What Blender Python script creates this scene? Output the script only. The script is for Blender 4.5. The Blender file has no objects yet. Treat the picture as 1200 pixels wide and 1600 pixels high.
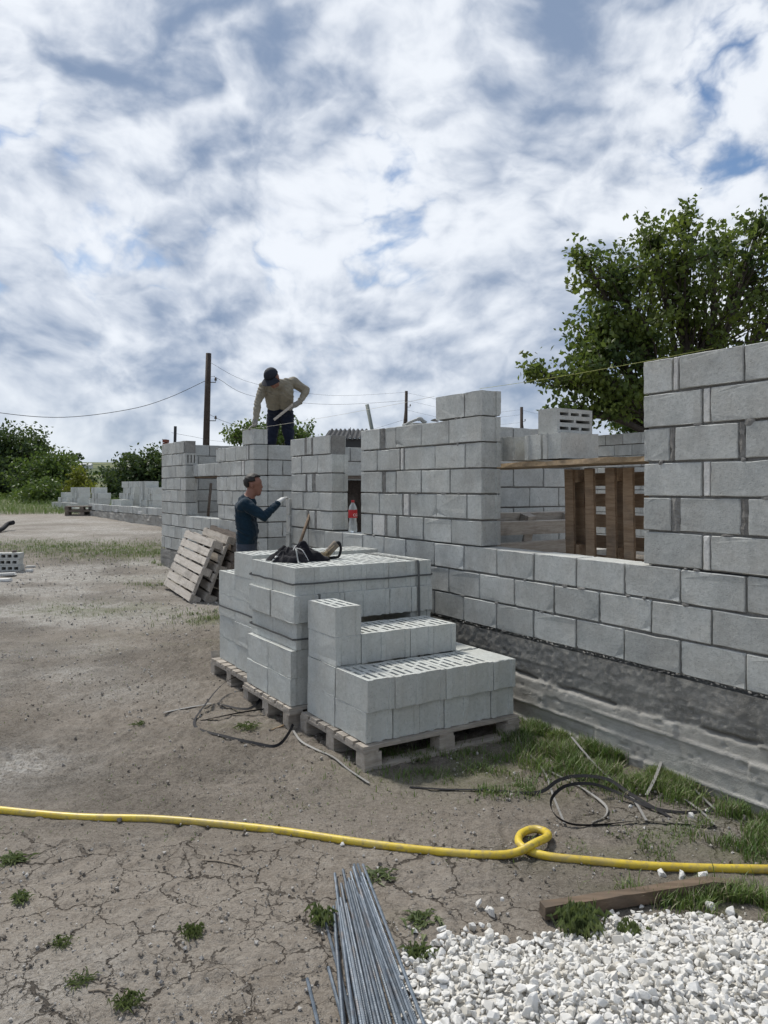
import bpy, bmesh, math, random
import numpy as np
from mathutils import Vector, Matrix, Euler

R = math.radians
rnd = random.Random(11)
nrs = np.random.RandomState(5)
SC = bpy.context.scene
COL = SC.collection

# ------------------------------------------------------------------ camera
CAM_Z, FPX, HOR = 1.66, 1200.0, 760.0
cam_d = bpy.data.cameras.new('camera'); cam = bpy.data.objects.new('camera', cam_d)
COL.objects.link(cam)
cam.location = (0, 0, CAM_Z); cam.rotation_euler = (R(90), 0, 0)
cam_d.lens = 27; cam_d.sensor_width = 36; cam_d.shift_y = -0.025
cam_d.clip_start = 0.05; cam_d.clip_end = 9000
SC.camera = cam

# ------------------------------------------------------------------ light
SUN_AZ, SUN_EL = -40.0, 54.0           # azimuth from +Y, minus = to the left
SKY_STRENGTH = 0.08
CLOUD_SEED = (13.7, 1.2, 4.1)
CLOUD_SHIFT = 0.38
CLOUD_LO = 0.642
world = bpy.data.worlds.new('World'); SC.world = world
world.use_nodes = True


def build_world():
    nt = world.node_tree; N = nt.nodes; L = nt.links
    N.clear()
    def nd(t, **k):
        n = N.new(t)
        for a, v in k.items(): setattr(n, a, v)
        return n
    def math_(op, a, b=None, clamp=False):
        n = nd('ShaderNodeMath', operation=op, use_clamp=clamp)
        for i, v in enumerate((a, b)):
            if v is None: continue
            if isinstance(v, (int, float)): n.inputs[i].default_value = v
            else: L.new(v, n.inputs[i])
        return n.outputs[0]
    def ramp(v, lo, hi, a=0.0, b=1.0):
        n = nd('ShaderNodeMapRange', interpolation_type='SMOOTHSTEP')
        L.new(v, n.inputs[0])
        n.inputs[1].default_value = lo; n.inputs[2].default_value = hi
        n.inputs[3].default_value = a; n.inputs[4].default_value = b
        return n.outputs[0]
    def mix(f, a, b):
        n = nd('ShaderNodeMix', data_type='RGBA')
        if isinstance(f, (int, float)): n.inputs[0].default_value = f
        else: L.new(f, n.inputs[0])
        for i, v in ((6, a), (7, b)):
            if isinstance(v, tuple): n.inputs[i].default_value = v + (1,)
            else: L.new(v, n.inputs[i])
        return n.outputs[2]
    tc = nd('ShaderNodeTexCoord')
    sep = nd('ShaderNodeSeparateXYZ'); L.new(tc.outputs['Generated'], sep.inputs[0])
    z = math_('MAXIMUM', sep.outputs[2], -0.05)
    comb = nd('ShaderNodeCombineXYZ')
    L.new(math_('ADD', math_('MULTIPLY', sep.outputs[0], 1.0), CLOUD_SHIFT), comb.inputs[0])
    L.new(math_('MULTIPLY', sep.outputs[1], 1.0), comb.inputs[1]); L.new(math_('MULTIPLY', z, 1.35), comb.inputs[2])
    def noise(scale, detail, rough, off, dist=0.0):
        add = nd('ShaderNodeVectorMath', operation='ADD'); L.new(comb.outputs[0], add.inputs[0])
        add.inputs[1].default_value = off
        n = nd('ShaderNodeTexNoise'); L.new(add.outputs[0], n.inputs['Vector'])
        n.inputs['Scale'].default_value = scale; n.inputs['Detail'].default_value = detail
        n.inputs['Roughness'].default_value = rough; n.inputs['Distortion'].default_value = dist
        return n.outputs['Fac']
    def billow(scale, detail, off):
        n = noise(scale, detail, 0.5, off)
        return math_('MULTIPLY', math_('ABSOLUTE', math_('SUBTRACT', n, .5)), 3.2)
    O = Vector(CLOUD_SEED)
    sd = Vector((math.sin(R(SUN_AZ)), math.cos(R(SUN_AZ)), 0))
    # warp the plane a little so that the cloud edges billow
    wn = nd('ShaderNodeTexNoise'); L.new(comb.outputs[0], wn.inputs['Vector']); wn.inputs['Scale'].default_value = 2.3; wn.inputs['Detail'].default_value = 4
    wv = nd('ShaderNodeVectorMath', operation='SCALE'); 
    ws = nd('ShaderNodeVectorMath', operation='SUBTRACT'); L.new(wn.outputs['Color'], ws.inputs[0]); ws.inputs[1].default_value = (.5, .5, .5)
    L.new(ws.outputs[0], wv.inputs[0]); wv.inputs[3].default_value = 0.22
    wa = nd('ShaderNodeVectorMath', operation='ADD'); L.new(comb.outputs[0], wa.inputs[0]); L.new(wv.outputs[0], wa.inputs[1])
    comb = wa
    up = Vector((0, 0, .05))
    big = noise(1.6, 2, 0.5, O + Vector((11, 2, 0)))
    mid = noise(3.0, 4, 0.5, O + Vector((4, 9, 0)))
    body = noise(5.5, 8, 0.55, O)
    lit_ = noise(5.5, 8, 0.55, O + sd * .03 + up * .7)
    puff = billow(8.0, 5, O + Vector((5, 5, 0)))
    puf2 = billow(8.0, 5, O + Vector((5, 5, 0)) + sd * 0.012 + up * .45)
    dens = math_('ADD', math_('ADD', math_('MULTIPLY', body, 0.45), math_('MULTIPLY', big, 0.62)),
                 math_('ADD', math_('MULTIPLY', mid, 0.50), math_('MULTIPLY', puff, 0.20)))
    low = ramp(sep.outputs[2], 0.02, 0.16, 1.0, 0.0)
    cover = ramp(math_('ADD', dens, math_('MULTIPLY', low, .26)), CLOUD_LO, CLOUD_LO + .10)
    thick = ramp(math_('ADD', math_('ADD', math_('MULTIPLY', mid, .62), math_('MULTIPLY', big, .75)), math_('MULTIPLY', body, .16)), 0.66, 0.90)
    rel = math_('ADD', math_('MULTIPLY', math_('SUBTRACT', body, lit_), 2.1),
                math_('MULTIPLY', math_('SUBTRACT', puff, puf2), 0.75))
    light = math_("ADD", math_("SUBTRACT", 0.78, math_("MULTIPLY", thick, 0.64)), rel)
    light = ramp(light, -0.05, 1.05)
    ccol = mix(light, (0.185, 0.245, 0.355), (0.68, 0.71, 0.755))
    ccol = mix(math_('MULTIPLY', low, 0.35), ccol, (0.46, 0.52, 0.59))
    sky = nd('ShaderNodeTexSky', sky_type='NISHITA')
    sky.sun_disc = False; sky.sun_elevation = R(SUN_EL); sky.sun_rotation = R(SUN_AZ)
    sky.air_density = 1.0; sky.dust_density = 0.3; sky.ozone_density = 3.0
    sk = nd('ShaderNodeVectorMath', operation='SCALE'); L.new(sky.outputs[0], sk.inputs[0])
    sk.inputs[3].default_value = SKY_STRENGTH
    col = mix(math_('MULTIPLY', cover, 0.96), sk.outputs[0], ccol)
    bg = nd('ShaderNodeBackground'); L.new(col, bg.inputs[0]); bg.inputs[1].default_value = 1.0
    out = nd('ShaderNodeOutputWorld'); L.new(bg.outputs[0], out.inputs[0])


build_world()
sun_d = bpy.data.lights.new('sun', 'SUN'); sun = bpy.data.objects.new('sun', sun_d)
COL.objects.link(sun)
sun_d.energy = 2.8; sun_d.angle = R(9); sun_d.color = (1.0, 0.955, 0.88)
_sv = Vector((math.sin(R(SUN_AZ)) * math.cos(R(SUN_EL)), math.cos(R(SUN_AZ)) * math.cos(R(SUN_EL)), math.sin(R(SUN_EL))))
sun.rotation_euler = _sv.to_track_quat('Z', 'Y').to_euler()
sun.location = (0, 0, 30)
SC.view_settings.view_transform = 'Standard'; SC.view_settings.look = 'None'
SC.view_settings.exposure = 0.42; SC.view_settings.gamma = 1.0
SC.view_settings.use_curve_mapping = False
SC.cycles.use_denoising = True
SC.cycles.use_adaptive_sampling = True; SC.cycles.adaptive_threshold = 0.025
SC.cycles.diffuse_bounces = 3; SC.cycles.glossy_bounces = 3; SC.cycles.max_bounces = 6; SC.cycles.transparent_max_bounces = 12
SC.cycles.caustics_reflective = False; SC.cycles.caustics_refractive = False

# ------------------------------------------------------------------ noise in numpy
def _hash(ix, iy, seed):
    h = (ix * 374761393 + iy * 668265263 + seed * 1274126177) & 0xFFFFFFFF
    h = ((h ^ (h >> 13)) * 1103515245) & 0xFFFFFFFF
    h = ((h ^ (h >> 15)) * 2246822519) & 0xFFFFFFFF
    return ((h ^ (h >> 16)) & 0xFFFFFF) / float(0xFFFFFF)


def vnoise(x, y, seed=0):
    x = np.asarray(x, float); y = np.asarray(y, float)
    xi = np.floor(x).astype(np.int64); yi = np.floor(y).astype(np.int64)
    fx = x - xi; fy = y - yi
    fx = fx * fx * (3 - 2 * fx); fy = fy * fy * (3 - 2 * fy)
    a = _hash(xi, yi, seed); b = _hash(xi + 1, yi, seed)
    c = _hash(xi, yi + 1, seed); d = _hash(xi + 1, yi + 1, seed)
    return (a + (b - a) * fx) * (1 - fy) + (c + (d - c) * fx) * fy


def fbm(x, y, scale, octv=4, seed=0, rough=0.5):
    s = 0; amp = 1; tot = 0
    for o in range(octv):
        s = s + amp * vnoise(x * scale * 2 ** o, y * scale * 2 ** o, seed + o * 17); tot += amp; amp *= rough
    return s / tot


def sstep(x, a, b):
    t = np.clip((np.asarray(x, float) - a) / (b - a), 0, 1); return t * t * (3 - 2 * t)


def voro(x, y, cell, seed):
    x = x / cell; y = y / cell
    xi = np.floor(x).astype(np.int64); yi = np.floor(y).astype(np.int64)
    f1 = np.full(x.shape, 9.0); f2 = np.full(x.shape, 9.0); idv = np.zeros(x.shape)
    for dx in (-1, 0, 1):
        for dy in (-1, 0, 1):
            cx = xi + dx; cy = yi + dy
            px = cx + 0.1 + 0.8 * _hash(cx, cy, seed); py = cy + 0.1 + 0.8 * _hash(cx, cy, seed + 91)
            d = np.sqrt((px - x) ** 2 + (py - y) ** 2)
            hv = _hash(cx, cy, seed + 7)
            near = d < f1
            f2 = np.where(near, f1, np.minimum(f2, d)); idv = np.where(near, hv, idv); f1 = np.where(near, d, f1)
    return (f2 - f1) * cell, idv


# ------------------------------------------------------------------ ground height
_gY = np.array([-60, 0, 4.6, 6.0, 9.0, 13.5, 20.0, 26.0, 34.0, 45.0, 70.0, 130.0, 220.0, 400.0, 800.0, 1300.0, 1800.0, 6000.0])
_gZ = np.array([0, 0, 0.0, 0.03, 0.13, 0.30, 0.60, 0.74, 0.98, 1.12, -1.5, -12.0, -16.0, -10.0, 16.0, 44.0, 66.0, 60.0])


def g0(y):
    return np.interp(y, _gY, _gZ)


def gz(x, y):
    """soil surface height without the fine relief"""
    x = np.asarray(x, float); y = np.asarray(y, float)
    h = g0(y)
    near = sstep(y, 60, 30)
    h = h + near * (fbm(x, y, 0.55, 3, 3) - 0.5) * 0.05 * sstep(y, 1.0, 7.0)
    far = sstep(y, 300, 900)
    h = h + far * (fbm(x, y, 0.0016, 4, 8) - 0.5) * 22
    return h


def at(px, py, Y):
    return Vector(((px - 600) / FPX * Y, Y, CAM_Z - (py - HOR) / FPX * Y))


def gp(px, py, lift=0.0):
    Y = CAM_Z * FPX / (py - HOR)
    for _ in range(12):
        X = (px - 600) / FPX * Y
        Y = 0.5 * Y + 0.5 * (CAM_Z - float(gz(X, Y))) * FPX / (py - HOR)
    X = (px - 600) / FPX * Y
    return Vector((X, Y, float(gz(X, Y)) + lift))


# ------------------------------------------------------------------ material helpers
class NT:
    def __init__(self, name):
        self.m = bpy.data.materials.new(name); self.m.use_nodes = True
        self.nt = self.m.node_tree; self.N = self.nt.nodes; self.L = self.nt.links
        self.b = self.N['Principled BSDF']
        self.out = self.N['Material Output']
        self.tc = self.N.new('ShaderNodeTexCoord')
        self.oi = None
    def set(self, sock, v):
        s = self.b.inputs[sock] if isinstance(sock, str) else sock
        if isinstance(v, (int, float)): s.default_value = v
        elif isinstance(v, tuple): s.default_value = v + (1,) if len(v) == 3 else v
        else: self.L.new(v, s)
    def rand(self):
        if self.oi is None: self.oi = self.N.new('ShaderNodeObjectInfo')
        return self.oi.outputs['Random']
    def coord(self, kind='Object', scale=(1, 1, 1), shift=True):
        mp = self.N.new('ShaderNodeMapping'); self.L.new(self.tc.outputs[kind], mp.inputs[0])
        mp.inputs['Scale'].default_value = scale
        if shift:
            mul = self.N.new('ShaderNodeMath'); mul.operation = 'MULTIPLY'; mul.inputs[1].default_value = 37.0
            self.L.new(self.rand(), mul.inputs[0])
            cx = self.N.new('ShaderNodeCombineXYZ')
            for i in range(3): self.L.new(mul.outputs[0], cx.inputs[i])
            self.L.new(cx.outputs[0], mp.inputs['Location'])
        return mp.outputs[0]
    def noise(self, co, scale, detail=4, rough=0.55, dist=0.0):
        n = self.N.new('ShaderNodeTexNoise'); self.L.new(co, n.inputs['Vector'])
        n.inputs['Scale'].default_value = scale; n.inputs['Detail'].default_value = detail
        n.inputs['Roughness'].default_value = rough; n.inputs['Distortion'].default_value = dist
        return n.outputs['Fac']
    def voro(self, co, scale, feature='F1'):
        n = self.N.new('ShaderNodeTexVoronoi'); self.L.new(co, n.inputs['Vector']); n.feature = feature
        n.inputs['Scale'].default_value = scale
        return n.outputs['Distance']
    def ramp(self, v, lo, hi, a=0.0, b=1.0):
        n = self.N.new('ShaderNodeMapRange'); self.L.new(v, n.inputs[0])
        n.inputs[1].default_value = lo; n.inputs[2].default_value = hi
        n.inputs[3].default_value = a; n.inputs[4].default_value = b
        return n.outputs[0]
    def math(self, op, a, b=None):
        n = self.N.new('ShaderNodeMath'); n.operation = op
        for i, v in enumerate((a, b)):
            if v is None: continue
            if isinstance(v, (int, float)): n.inputs[i].default_value = v
            else: self.L.new(v, n.inputs[i])
        return n.outputs[0]
    def mix(self, f, a, b, blend='MIX'):
        n = self.N.new('ShaderNodeMix'); n.data_type = 'RGBA'; n.blend_type = blend
        if isinstance(f, (int, float)): n.inputs[0].default_value = f
        else: self.L.new(f, n.inputs[0])
        for i, v in ((6, a), (7, b)):
            if isinstance(v, tuple): n.inputs[i].default_value = v + (1,)
            else: self.L.new(v, n.inputs[i])
        return n.outputs[2]
    def bump(self, h, strength=0.4, dist=0.004):
        n = self.N.new('ShaderNodeBump'); self.L.new(h, n.inputs['Height'])
        n.inputs['Strength'].default_value = strength; n.inputs['Distance'].default_value = dist
        self.L.new(n.outputs[0], self.b.inputs['Normal'])
    def attr(self, name):
        n = self.N.new('ShaderNodeAttribute'); n.attribute_name = name
        return n.outputs['Fac']
    def scale_col(self, col, f):
        n = self.N.new('ShaderNodeVectorMath'); n.operation = 'SCALE'
        self.L.new(col, n.inputs[0])
        if isinstance(f, (int, float)): n.inputs[3].default_value = f
        else: self.L.new(f, n.inputs[3])
        return n.outputs[0]


M = {}


def concrete(name, ca, cb, rough=0.92, bump=0.6, var=0.10, speck=0.45, stain=0.0):
    t = NT(name); co = t.coord('Object')
    a = t.noise(co, 7, 6, 0.65); f = t.noise(co, 60, 5, 0.7); g = t.noise(co, 24, 4, 0.6)
    c = t.mix(t.ramp(a, 0.34, 0.66), ca, cb)
    c = t.mix(t.ramp(t.noise(co, 4.5, 4, .55), .42, .62, 0, .55), c, (ca[0] * .98, ca[1] * .93, ca[2] * .89))
    c = t.mix(t.math('MULTIPLY', t.ramp(g, 0.50, 0.66), 0.35), c, tuple(v * 1.14 for v in cb))
    c = t.mix(t.math('MULTIPLY', t.ramp(f, 0.50, 0.64), speck), c, tuple(v * 0.62 for v in ca))
    pit = t.voro(co, 75)
    pm = t.math('MULTIPLY', t.ramp(pit, 0.24, 0.08), t.ramp(t.noise(co, 18, 3), 0.50, 0.60))
    c = t.mix(t.math('MULTIPLY', pm, .8), c, tuple(v * 0.40 for v in ca))
    if stain:
        s = t.noise(t.coord('Object', (1, 1, 0.5)), 5, 6, 0.65)
        c = t.mix(t.math('MULTIPLY', t.ramp(s, 0.50, 0.68), stain), c, tuple(v * 0.62 for v in ca))
    c = t.scale_col(c, t.ramp(t.rand(), 0, 1, 1 - var, 1 + var))
    t.set('Base Color', c); t.set('Roughness', rough); t.set('Specular IOR Level', 0.2)
    h = t.math('ADD', t.math('MULTIPLY', f, 0.8), t.math('MULTIPLY', t.noise(co, 190, 3, 0.6), 0.4))
    h = t.math('ADD', h, t.math('MULTIPLY', g, .5))
    h = t.math('SUBTRACT', h, t.math('MULTIPLY', pm, 0.7))
    t.bump(h, bump, 0.006)
    M[name] = t.m


def wood(name, ca, cb, rough=0.85, axis=0, var=0.18, grey=0.0):
    t = NT(name)
    sc = [14, 14, 14]; sc[axis] = 1.2
    co = t.coord('Object', tuple(sc))
    g = t.noise(co, 3.0, 6, 0.6, 0.6); fine = t.noise(co, 14, 4, 0.6)
    c = t.mix(t.ramp(g, 0.35, 0.65), ca, cb)
    c = t.mix(t.math('MULTIPLY', t.ramp(fine, 0.5, 0.7), 0.35), c, tuple(v * 0.45 for v in ca))
    st = t.noise(t.coord('Object'), 5, 4, 0.6)
    c = t.mix(t.math('MULTIPLY', t.ramp(st, 0.5, 0.7), 0.45), c, (0.10, 0.09, 0.08))
    c = t.scale_col(c, t.ramp(t.rand(), 0, 1, 1 - var, 1 + var))
    t.set('Base Color', c); t.set('Roughness', rough); t.set('Specular IOR Level', 0.2)
    t.bump(t.math('ADD', g, t.math('MULTIPLY', fine, 0.6)), 0.5, 0.004)
    M[name] = t.m


def plain(name, col, rough=0.7, var=0.05, metal=0.0, bump=0.15, nscale=40, mott=0.15, spec=0.4):
    t = NT(name); co = t.coord('Object')
    n = t.noise(co, nscale, 4, 0.6)
    c = t.mix(t.math('MULTIPLY', t.ramp(n, 0.4, 0.7), mott * 2), col, tuple(v * 0.6 for v in col))
    c = t.scale_col(c, t.ramp(t.rand(), 0, 1, 1 - var, 1 + var))
    t.set('Base Color', c); t.set('Roughness', rough); t.set('Metallic', metal); t.set('Specular IOR Level', spec)
    if bump: t.bump(n, bump, 0.003)
    M[name] = t.m


def cloth(name, col, wr=16, depth=0.012, fade=0.25, light=None):
    t = NT(name); co = t.coord('Object', (1, 1, 0.55))
    w = t.noise(co, wr, 3, 0.5, 0.8); f = t.noise(t.coord('Object'), 300, 2, 0.5)
    c = t.mix(t.math('MULTIPLY', t.ramp(w, 0.4, 0.7), fade), col, light or tuple(v * 0.6 for v in col))
    t.set('Base Color', c); t.set('Roughness', 0.9); t.set('Specular IOR Level', 0.15)
    t.set('Sheen Weight', 0.12)
    t.bump(t.math('ADD', w, t.math('MULTIPLY', f, 0.06)), 0.8, depth)
    M[name] = t.m


def leaf(name, ca, cb, trans=0.35, rough=0.5, scale=0.9):
    t = NT(name); co = t.coord('Object', shift=False)
    n = t.noise(co, scale, 3, 0.6); f = t.noise(co, scale * 14, 2, 0.5)
    c = t.mix(t.ramp(n, 0.35, 0.65), ca, cb)
    c = t.mix(t.math('MULTIPLY', t.ramp(f, 0.4, 0.65), 0.5), c, tuple(v * 0.55 for v in ca))
    t.set('Base Color', c); t.set('Roughness', rough); t.set('Specular IOR Level', 0.35)
    tr = t.N.new('ShaderNodeBsdfTranslucent'); t.L.new(t.mix(0.4, c, (0.16, 0.22, 0.03)), tr.inputs[0])
    ms = t.N.new('ShaderNodeMixShader'); ms.inputs[0].default_value = trans
    t.L.new(t.b.outputs[0], ms.inputs[1]); t.L.new(tr.outputs[0], ms.inputs[2]); t.L.new(ms.outputs[0], t.out.inputs[0])
    M[name] = t.m


concrete('block', (0.415, 0.428, 0.412), (0.50, 0.512, 0.492), var=0.12, stain=0.42, bump=.42)
concrete('block_stack', (0.46, 0.482, 0.462), (0.525, 0.542, 0.52), var=0.06, stain=0.14, speck=.35, bump=.5)
concrete('block_pale', (0.56, 0.56, 0.54), (0.64, 0.64, 0.62), var=0.08)
concrete('mortar', (0.18, 0.176, 0.166), (0.27, 0.265, 0.25), bump=0.8, speck=0.4)
wood('pallet_grey', (0.30, 0.265, 0.225), (0.42, 0.385, 0.34))
wood('pallet_pale', (0.42, 0.38, 0.33), (0.54, 0.50, 0.45), var=0.10)
wood('pallet_brown', (0.245, 0.165, 0.105), (0.36, 0.26, 0.172))
wood('pallet_dark', (0.14, 0.115, 0.095), (0.22, 0.185, 0.155))
wood('darkening_wood', (0.022, 0.017, 0.014), (0.045, 0.034, 0.028))  # near-black wood for the boards added to darken the inner doorway
wood('timber', (0.115, 0.085, 0.06), (0.19, 0.14, 0.10))
wood('timber_raw', (0.36, 0.26, 0.16), (0.50, 0.38, 0.25))
wood('bark', (0.055, 0.045, 0.036), (0.10, 0.085, 0.07), axis=2)
wood('pole_wood', (0.045, 0.034, 0.028), (0.085, 0.066, 0.055), axis=2)
plain('strap_black', (0.020, 0.020, 0.022), 0.7, var=0.2, bump=0.05, spec=.15)
plain('strap_grey', (0.10, 0.105, 0.105), 0.55, var=0.1, bump=0.05)
plain('strap_pale', (0.23, 0.225, 0.215), 0.6, bump=0.05)
plain('skin', (0.24, 0.115, 0.08), 0.55, bump=0.05, mott=0.1)
plain('hair', (0.018, 0.014, 0.012), 0.6, bump=0.9, nscale=160, mott=0.3)
cloth('sweater', (0.007, 0.022, 0.038), 14, 0.02, 0.5, (0.014, 0.036, 0.056))
cloth('denim', (0.012, 0.016, 0.032), 12, 0.014, 0.35)
cloth('khaki', (0.25, 0.228, 0.178), 15, 0.016, 0.4)
cloth('jeans_grey', (0.05, 0.06, 0.08), 12, 0.014, 0.4)
cloth('black_cloth', (0.010, 0.010, 0.014), 14, 0.02, 0.3)
plain('glove_white', (0.62, 0.62, 0.60), 0.85, bump=0.3, nscale=90)
plain('glove_black', (0.02, 0.022, 0.025), 0.7)
plain('glove_grey', (0.23, 0.22, 0.20), 0.9, bump=0.3, nscale=90)
plain('cap_navy', (0.010, 0.013, 0.022), 0.8)
plain('cord_white', (0.65, 0.65, 0.63), 0.8)
plain('plastic_grey', (0.30, 0.31, 0.30), 0.5)
plain('tube_green', (0.16, 0.18, 0.165), 0.6)
plain('black_steel', (0.03, 0.03, 0.032), 0.6)
plain('bristle', (0.34, 0.27, 0.17), 0.9, mott=0.4)
plain('brick_red', (0.20, 0.075, 0.055), 0.9, mott=0.3)
plain('slate_sheet', (0.045, 0.047, 0.05), 0.9)
plain('white_wall', (0.62, 0.62, 0.60), 0.9)
plain('cable', (0.03, 0.03, 0.032), 0.7, bump=0)
plain('string_yellow', (0.42, 0.44, 0.14), 0.8, bump=0)
plain('string_white', (0.6, 0.58, 0.5), 0.8, bump=0)
plain('twig', (0.22, 0.185, 0.145), 0.9, mott=0.3)
plain('label_red', (0.45, 0.015, 0.02), 0.4, bump=0)
plain('print_white', (0.8, 0.8, 0.8), 0.5, bump=0)
plain('cap_red', (0.40, 0.02, 0.025), 0.4, bump=0)
plain('porcelain', (0.10, 0.09, 0.085), 0.4, bump=0)
leaf('leaf_tree', (0.050, 0.092, 0.030), (0.175, 0.215, 0.038), .45, scale=1.3)
leaf('leaf_dark', (0.034, 0.066, 0.026), (0.075, 0.115, 0.036), 0.28, scale=0.35)
leaf('leaf_mid', (0.062, 0.115, 0.028), (0.12, 0.175, 0.042), 0.35, scale=0.5)
leaf('leaf_yellow', (0.15, 0.17, 0.02), (0.25, 0.25, 0.035), 0.35, scale=0.8)
leaf('grass', (0.090, 0.165, 0.038), (0.175, 0.245, 0.070), 0.3, scale=2.5)
leaf('grass_dry', (0.22, 0.20, 0.13), (0.32, 0.29, 0.19), 0.2, scale=2.5)
leaf('weed', (0.115, 0.155, 0.060), (0.20, 0.235, 0.105), 0.3, scale=4)

# yellow hose
t = NT('hose'); co = t.coord('Object', shift=False)
n = t.noise(co, 9, 4, 0.6); s = t.noise(co, 45, 4, 0.65)
c = t.mix(t.ramp(n, 0.4, 0.65), (0.58, 0.42, 0.035), (0.66, 0.50, 0.055))
c = t.mix(t.math('MULTIPLY', t.ramp(s, 0.50, 0.64), 0.6), c, (0.30, 0.235, 0.12))
c = t.mix(t.ramp(t.noise(co, 3.0, 5, .7), 0.50, 0.64, 0, .5), c, (0.33, 0.27, 0.16))
t.set('Base Color', c); t.set('Roughness', 0.42); t.bump(s, 0.12, 0.002); M['hose'] = t.m

# ribbed steel
t = NT('rebar'); co = t.coord('Object')
n = t.noise(co, 30, 4, 0.6)
c = t.mix(t.ramp(n, 0.4, 0.65), (0.095, 0.12, 0.15), (0.16, 0.19, 0.225))
c = t.mix(t.math('MULTIPLY', t.ramp(t.noise(co, 7, 3), 0.56, 0.72), 0.5), c, (0.17, 0.12, 0.085))
c = t.scale_col(c, t.ramp(t.rand(), 0, 1, 0.75, 1.15))
t.set('Base Color', c); t.set('Metallic', 0.3); t.set('Roughness', 0.55); M['rebar'] = t.m

# white crushed stone: per-stone tone comes from a face attribute
t = NT('white_stone'); co = t.coord('Object', shift=False)
n = t.noise(co, 30, 4, 0.6); f = t.noise(co, 140, 4, 0.6)
c = t.mix(t.ramp(n, 0.4, 0.65), (0.62, 0.61, 0.58), (0.72, 0.71, 0.685))
c = t.mix(t.math('MULTIPLY', t.ramp(f, 0.55, 0.75), 0.25), c, (0.42, 0.39, 0.34))
c = t.mix(t.attr('tone'), c, (0.50, 0.47, 0.41))
t.set('Base Color', c); t.set('Roughness', 0.9); t.set('Specular IOR Level', 0.2)
t.bump(f, 0.5, 0.003); M['white_stone'] = t.m

# soil
t = NT('soil'); co = t.coord('Object', shift=False)
n1 = t.noise(co, 0.9, 5, 0.6); n2 = t.noise(co, 9, 6, 0.65); n3 = t.noise(co, 70, 5, 0.65); n4 = t.noise(co, 260, 3, 0.6)
n5 = t.noise(co, 28, 5, 0.7)
c = t.mix(t.ramp(n1, 0.36, 0.64), (0.212, 0.183, 0.151), (0.285, 0.254, 0.217))
c = t.mix(t.ramp(n2, 0.40, 0.66, 0, 0.6), c, (0.345, 0.312, 0.270))
c = t.mix(t.ramp(n5, 0.48, 0.62, 0.0, 0.50), c, (0.178, 0.150, 0.121))
c = t.mix(t.ramp(n3, 0.50, 0.62, 0.0, 0.45), c, (0.150, 0.128, 0.104))
c = t.mix(t.ramp(n4, 0.56, 0.68, 0, 0.5), c, (0.42, 0.395, 0.35))
tr_ = t.math('MULTIPLY', t.attr('trod'), t.ramp(t.noise(co, 1.7, 5, .65), .34, .60, .35, 1.0))
dk = t.mix(t.ramp(n5, .40, .62), (0.150, 0.132, 0.110), (0.094, 0.081, 0.067))
dk = t.mix(t.ramp(n3, .50, .60, 0, .75), dk, (0.062, 0.054, 0.045))
dk = t.mix(t.ramp(n4, .57, .66, 0, .7), dk, (0.31, 0.295, 0.265))
c = t.mix(tr_, c, dk)
pale = t.math('MULTIPLY', t.math('MULTIPLY', t.attr('pale'), t.ramp(n2, 0.34, 0.60, 0.45, 1.0)), t.ramp(n5, 0.36, 0.60, 0.55, 1.0))
pc = t.mix(t.ramp(n3, .46, .60), (0.43, 0.415, 0.385), (0.23, 0.215, 0.19))
pc = t.mix(t.ramp(n4, .54, .64, 0, .6), pc, (0.55, 0.54, 0.51))
c = t.mix(pale, c, pc)
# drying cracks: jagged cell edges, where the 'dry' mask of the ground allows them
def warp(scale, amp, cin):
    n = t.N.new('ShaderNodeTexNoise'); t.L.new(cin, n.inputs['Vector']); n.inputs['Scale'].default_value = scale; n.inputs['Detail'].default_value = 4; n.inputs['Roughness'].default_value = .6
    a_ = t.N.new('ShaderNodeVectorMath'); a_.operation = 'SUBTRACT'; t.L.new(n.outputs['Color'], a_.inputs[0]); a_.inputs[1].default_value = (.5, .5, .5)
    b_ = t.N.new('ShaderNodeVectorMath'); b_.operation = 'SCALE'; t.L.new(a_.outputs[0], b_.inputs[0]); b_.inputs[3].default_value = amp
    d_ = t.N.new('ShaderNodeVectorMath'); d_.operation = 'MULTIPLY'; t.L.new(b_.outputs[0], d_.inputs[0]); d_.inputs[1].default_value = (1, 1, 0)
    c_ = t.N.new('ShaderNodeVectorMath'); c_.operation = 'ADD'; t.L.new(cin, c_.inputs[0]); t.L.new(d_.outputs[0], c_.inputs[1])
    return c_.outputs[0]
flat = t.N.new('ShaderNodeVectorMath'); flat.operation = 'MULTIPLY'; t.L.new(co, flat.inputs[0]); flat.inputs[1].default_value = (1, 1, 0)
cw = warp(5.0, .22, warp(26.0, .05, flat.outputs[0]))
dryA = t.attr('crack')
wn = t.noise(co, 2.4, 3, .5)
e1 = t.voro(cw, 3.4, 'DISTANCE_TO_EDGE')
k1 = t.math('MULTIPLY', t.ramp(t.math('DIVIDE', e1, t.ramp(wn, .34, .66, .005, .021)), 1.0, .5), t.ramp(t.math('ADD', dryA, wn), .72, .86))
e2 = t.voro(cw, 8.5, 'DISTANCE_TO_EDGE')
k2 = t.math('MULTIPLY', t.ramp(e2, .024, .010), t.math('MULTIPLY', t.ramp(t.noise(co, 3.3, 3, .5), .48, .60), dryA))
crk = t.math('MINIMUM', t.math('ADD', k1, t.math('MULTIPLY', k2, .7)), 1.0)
c = t.mix(t.math('MULTIPLY', crk, .8), c, (0.050, 0.041, 0.033))  # darker soil inside the cracks, with the shade of the gap painted in
gr = t.math('MULTIPLY', t.attr('green'), t.ramp(n3, 0.35, 0.6, 0.45, 1.0))
c = t.mix(gr, c, t.mix(n2, (0.075, 0.098, 0.035), (0.125, 0.135, 0.055)))
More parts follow.
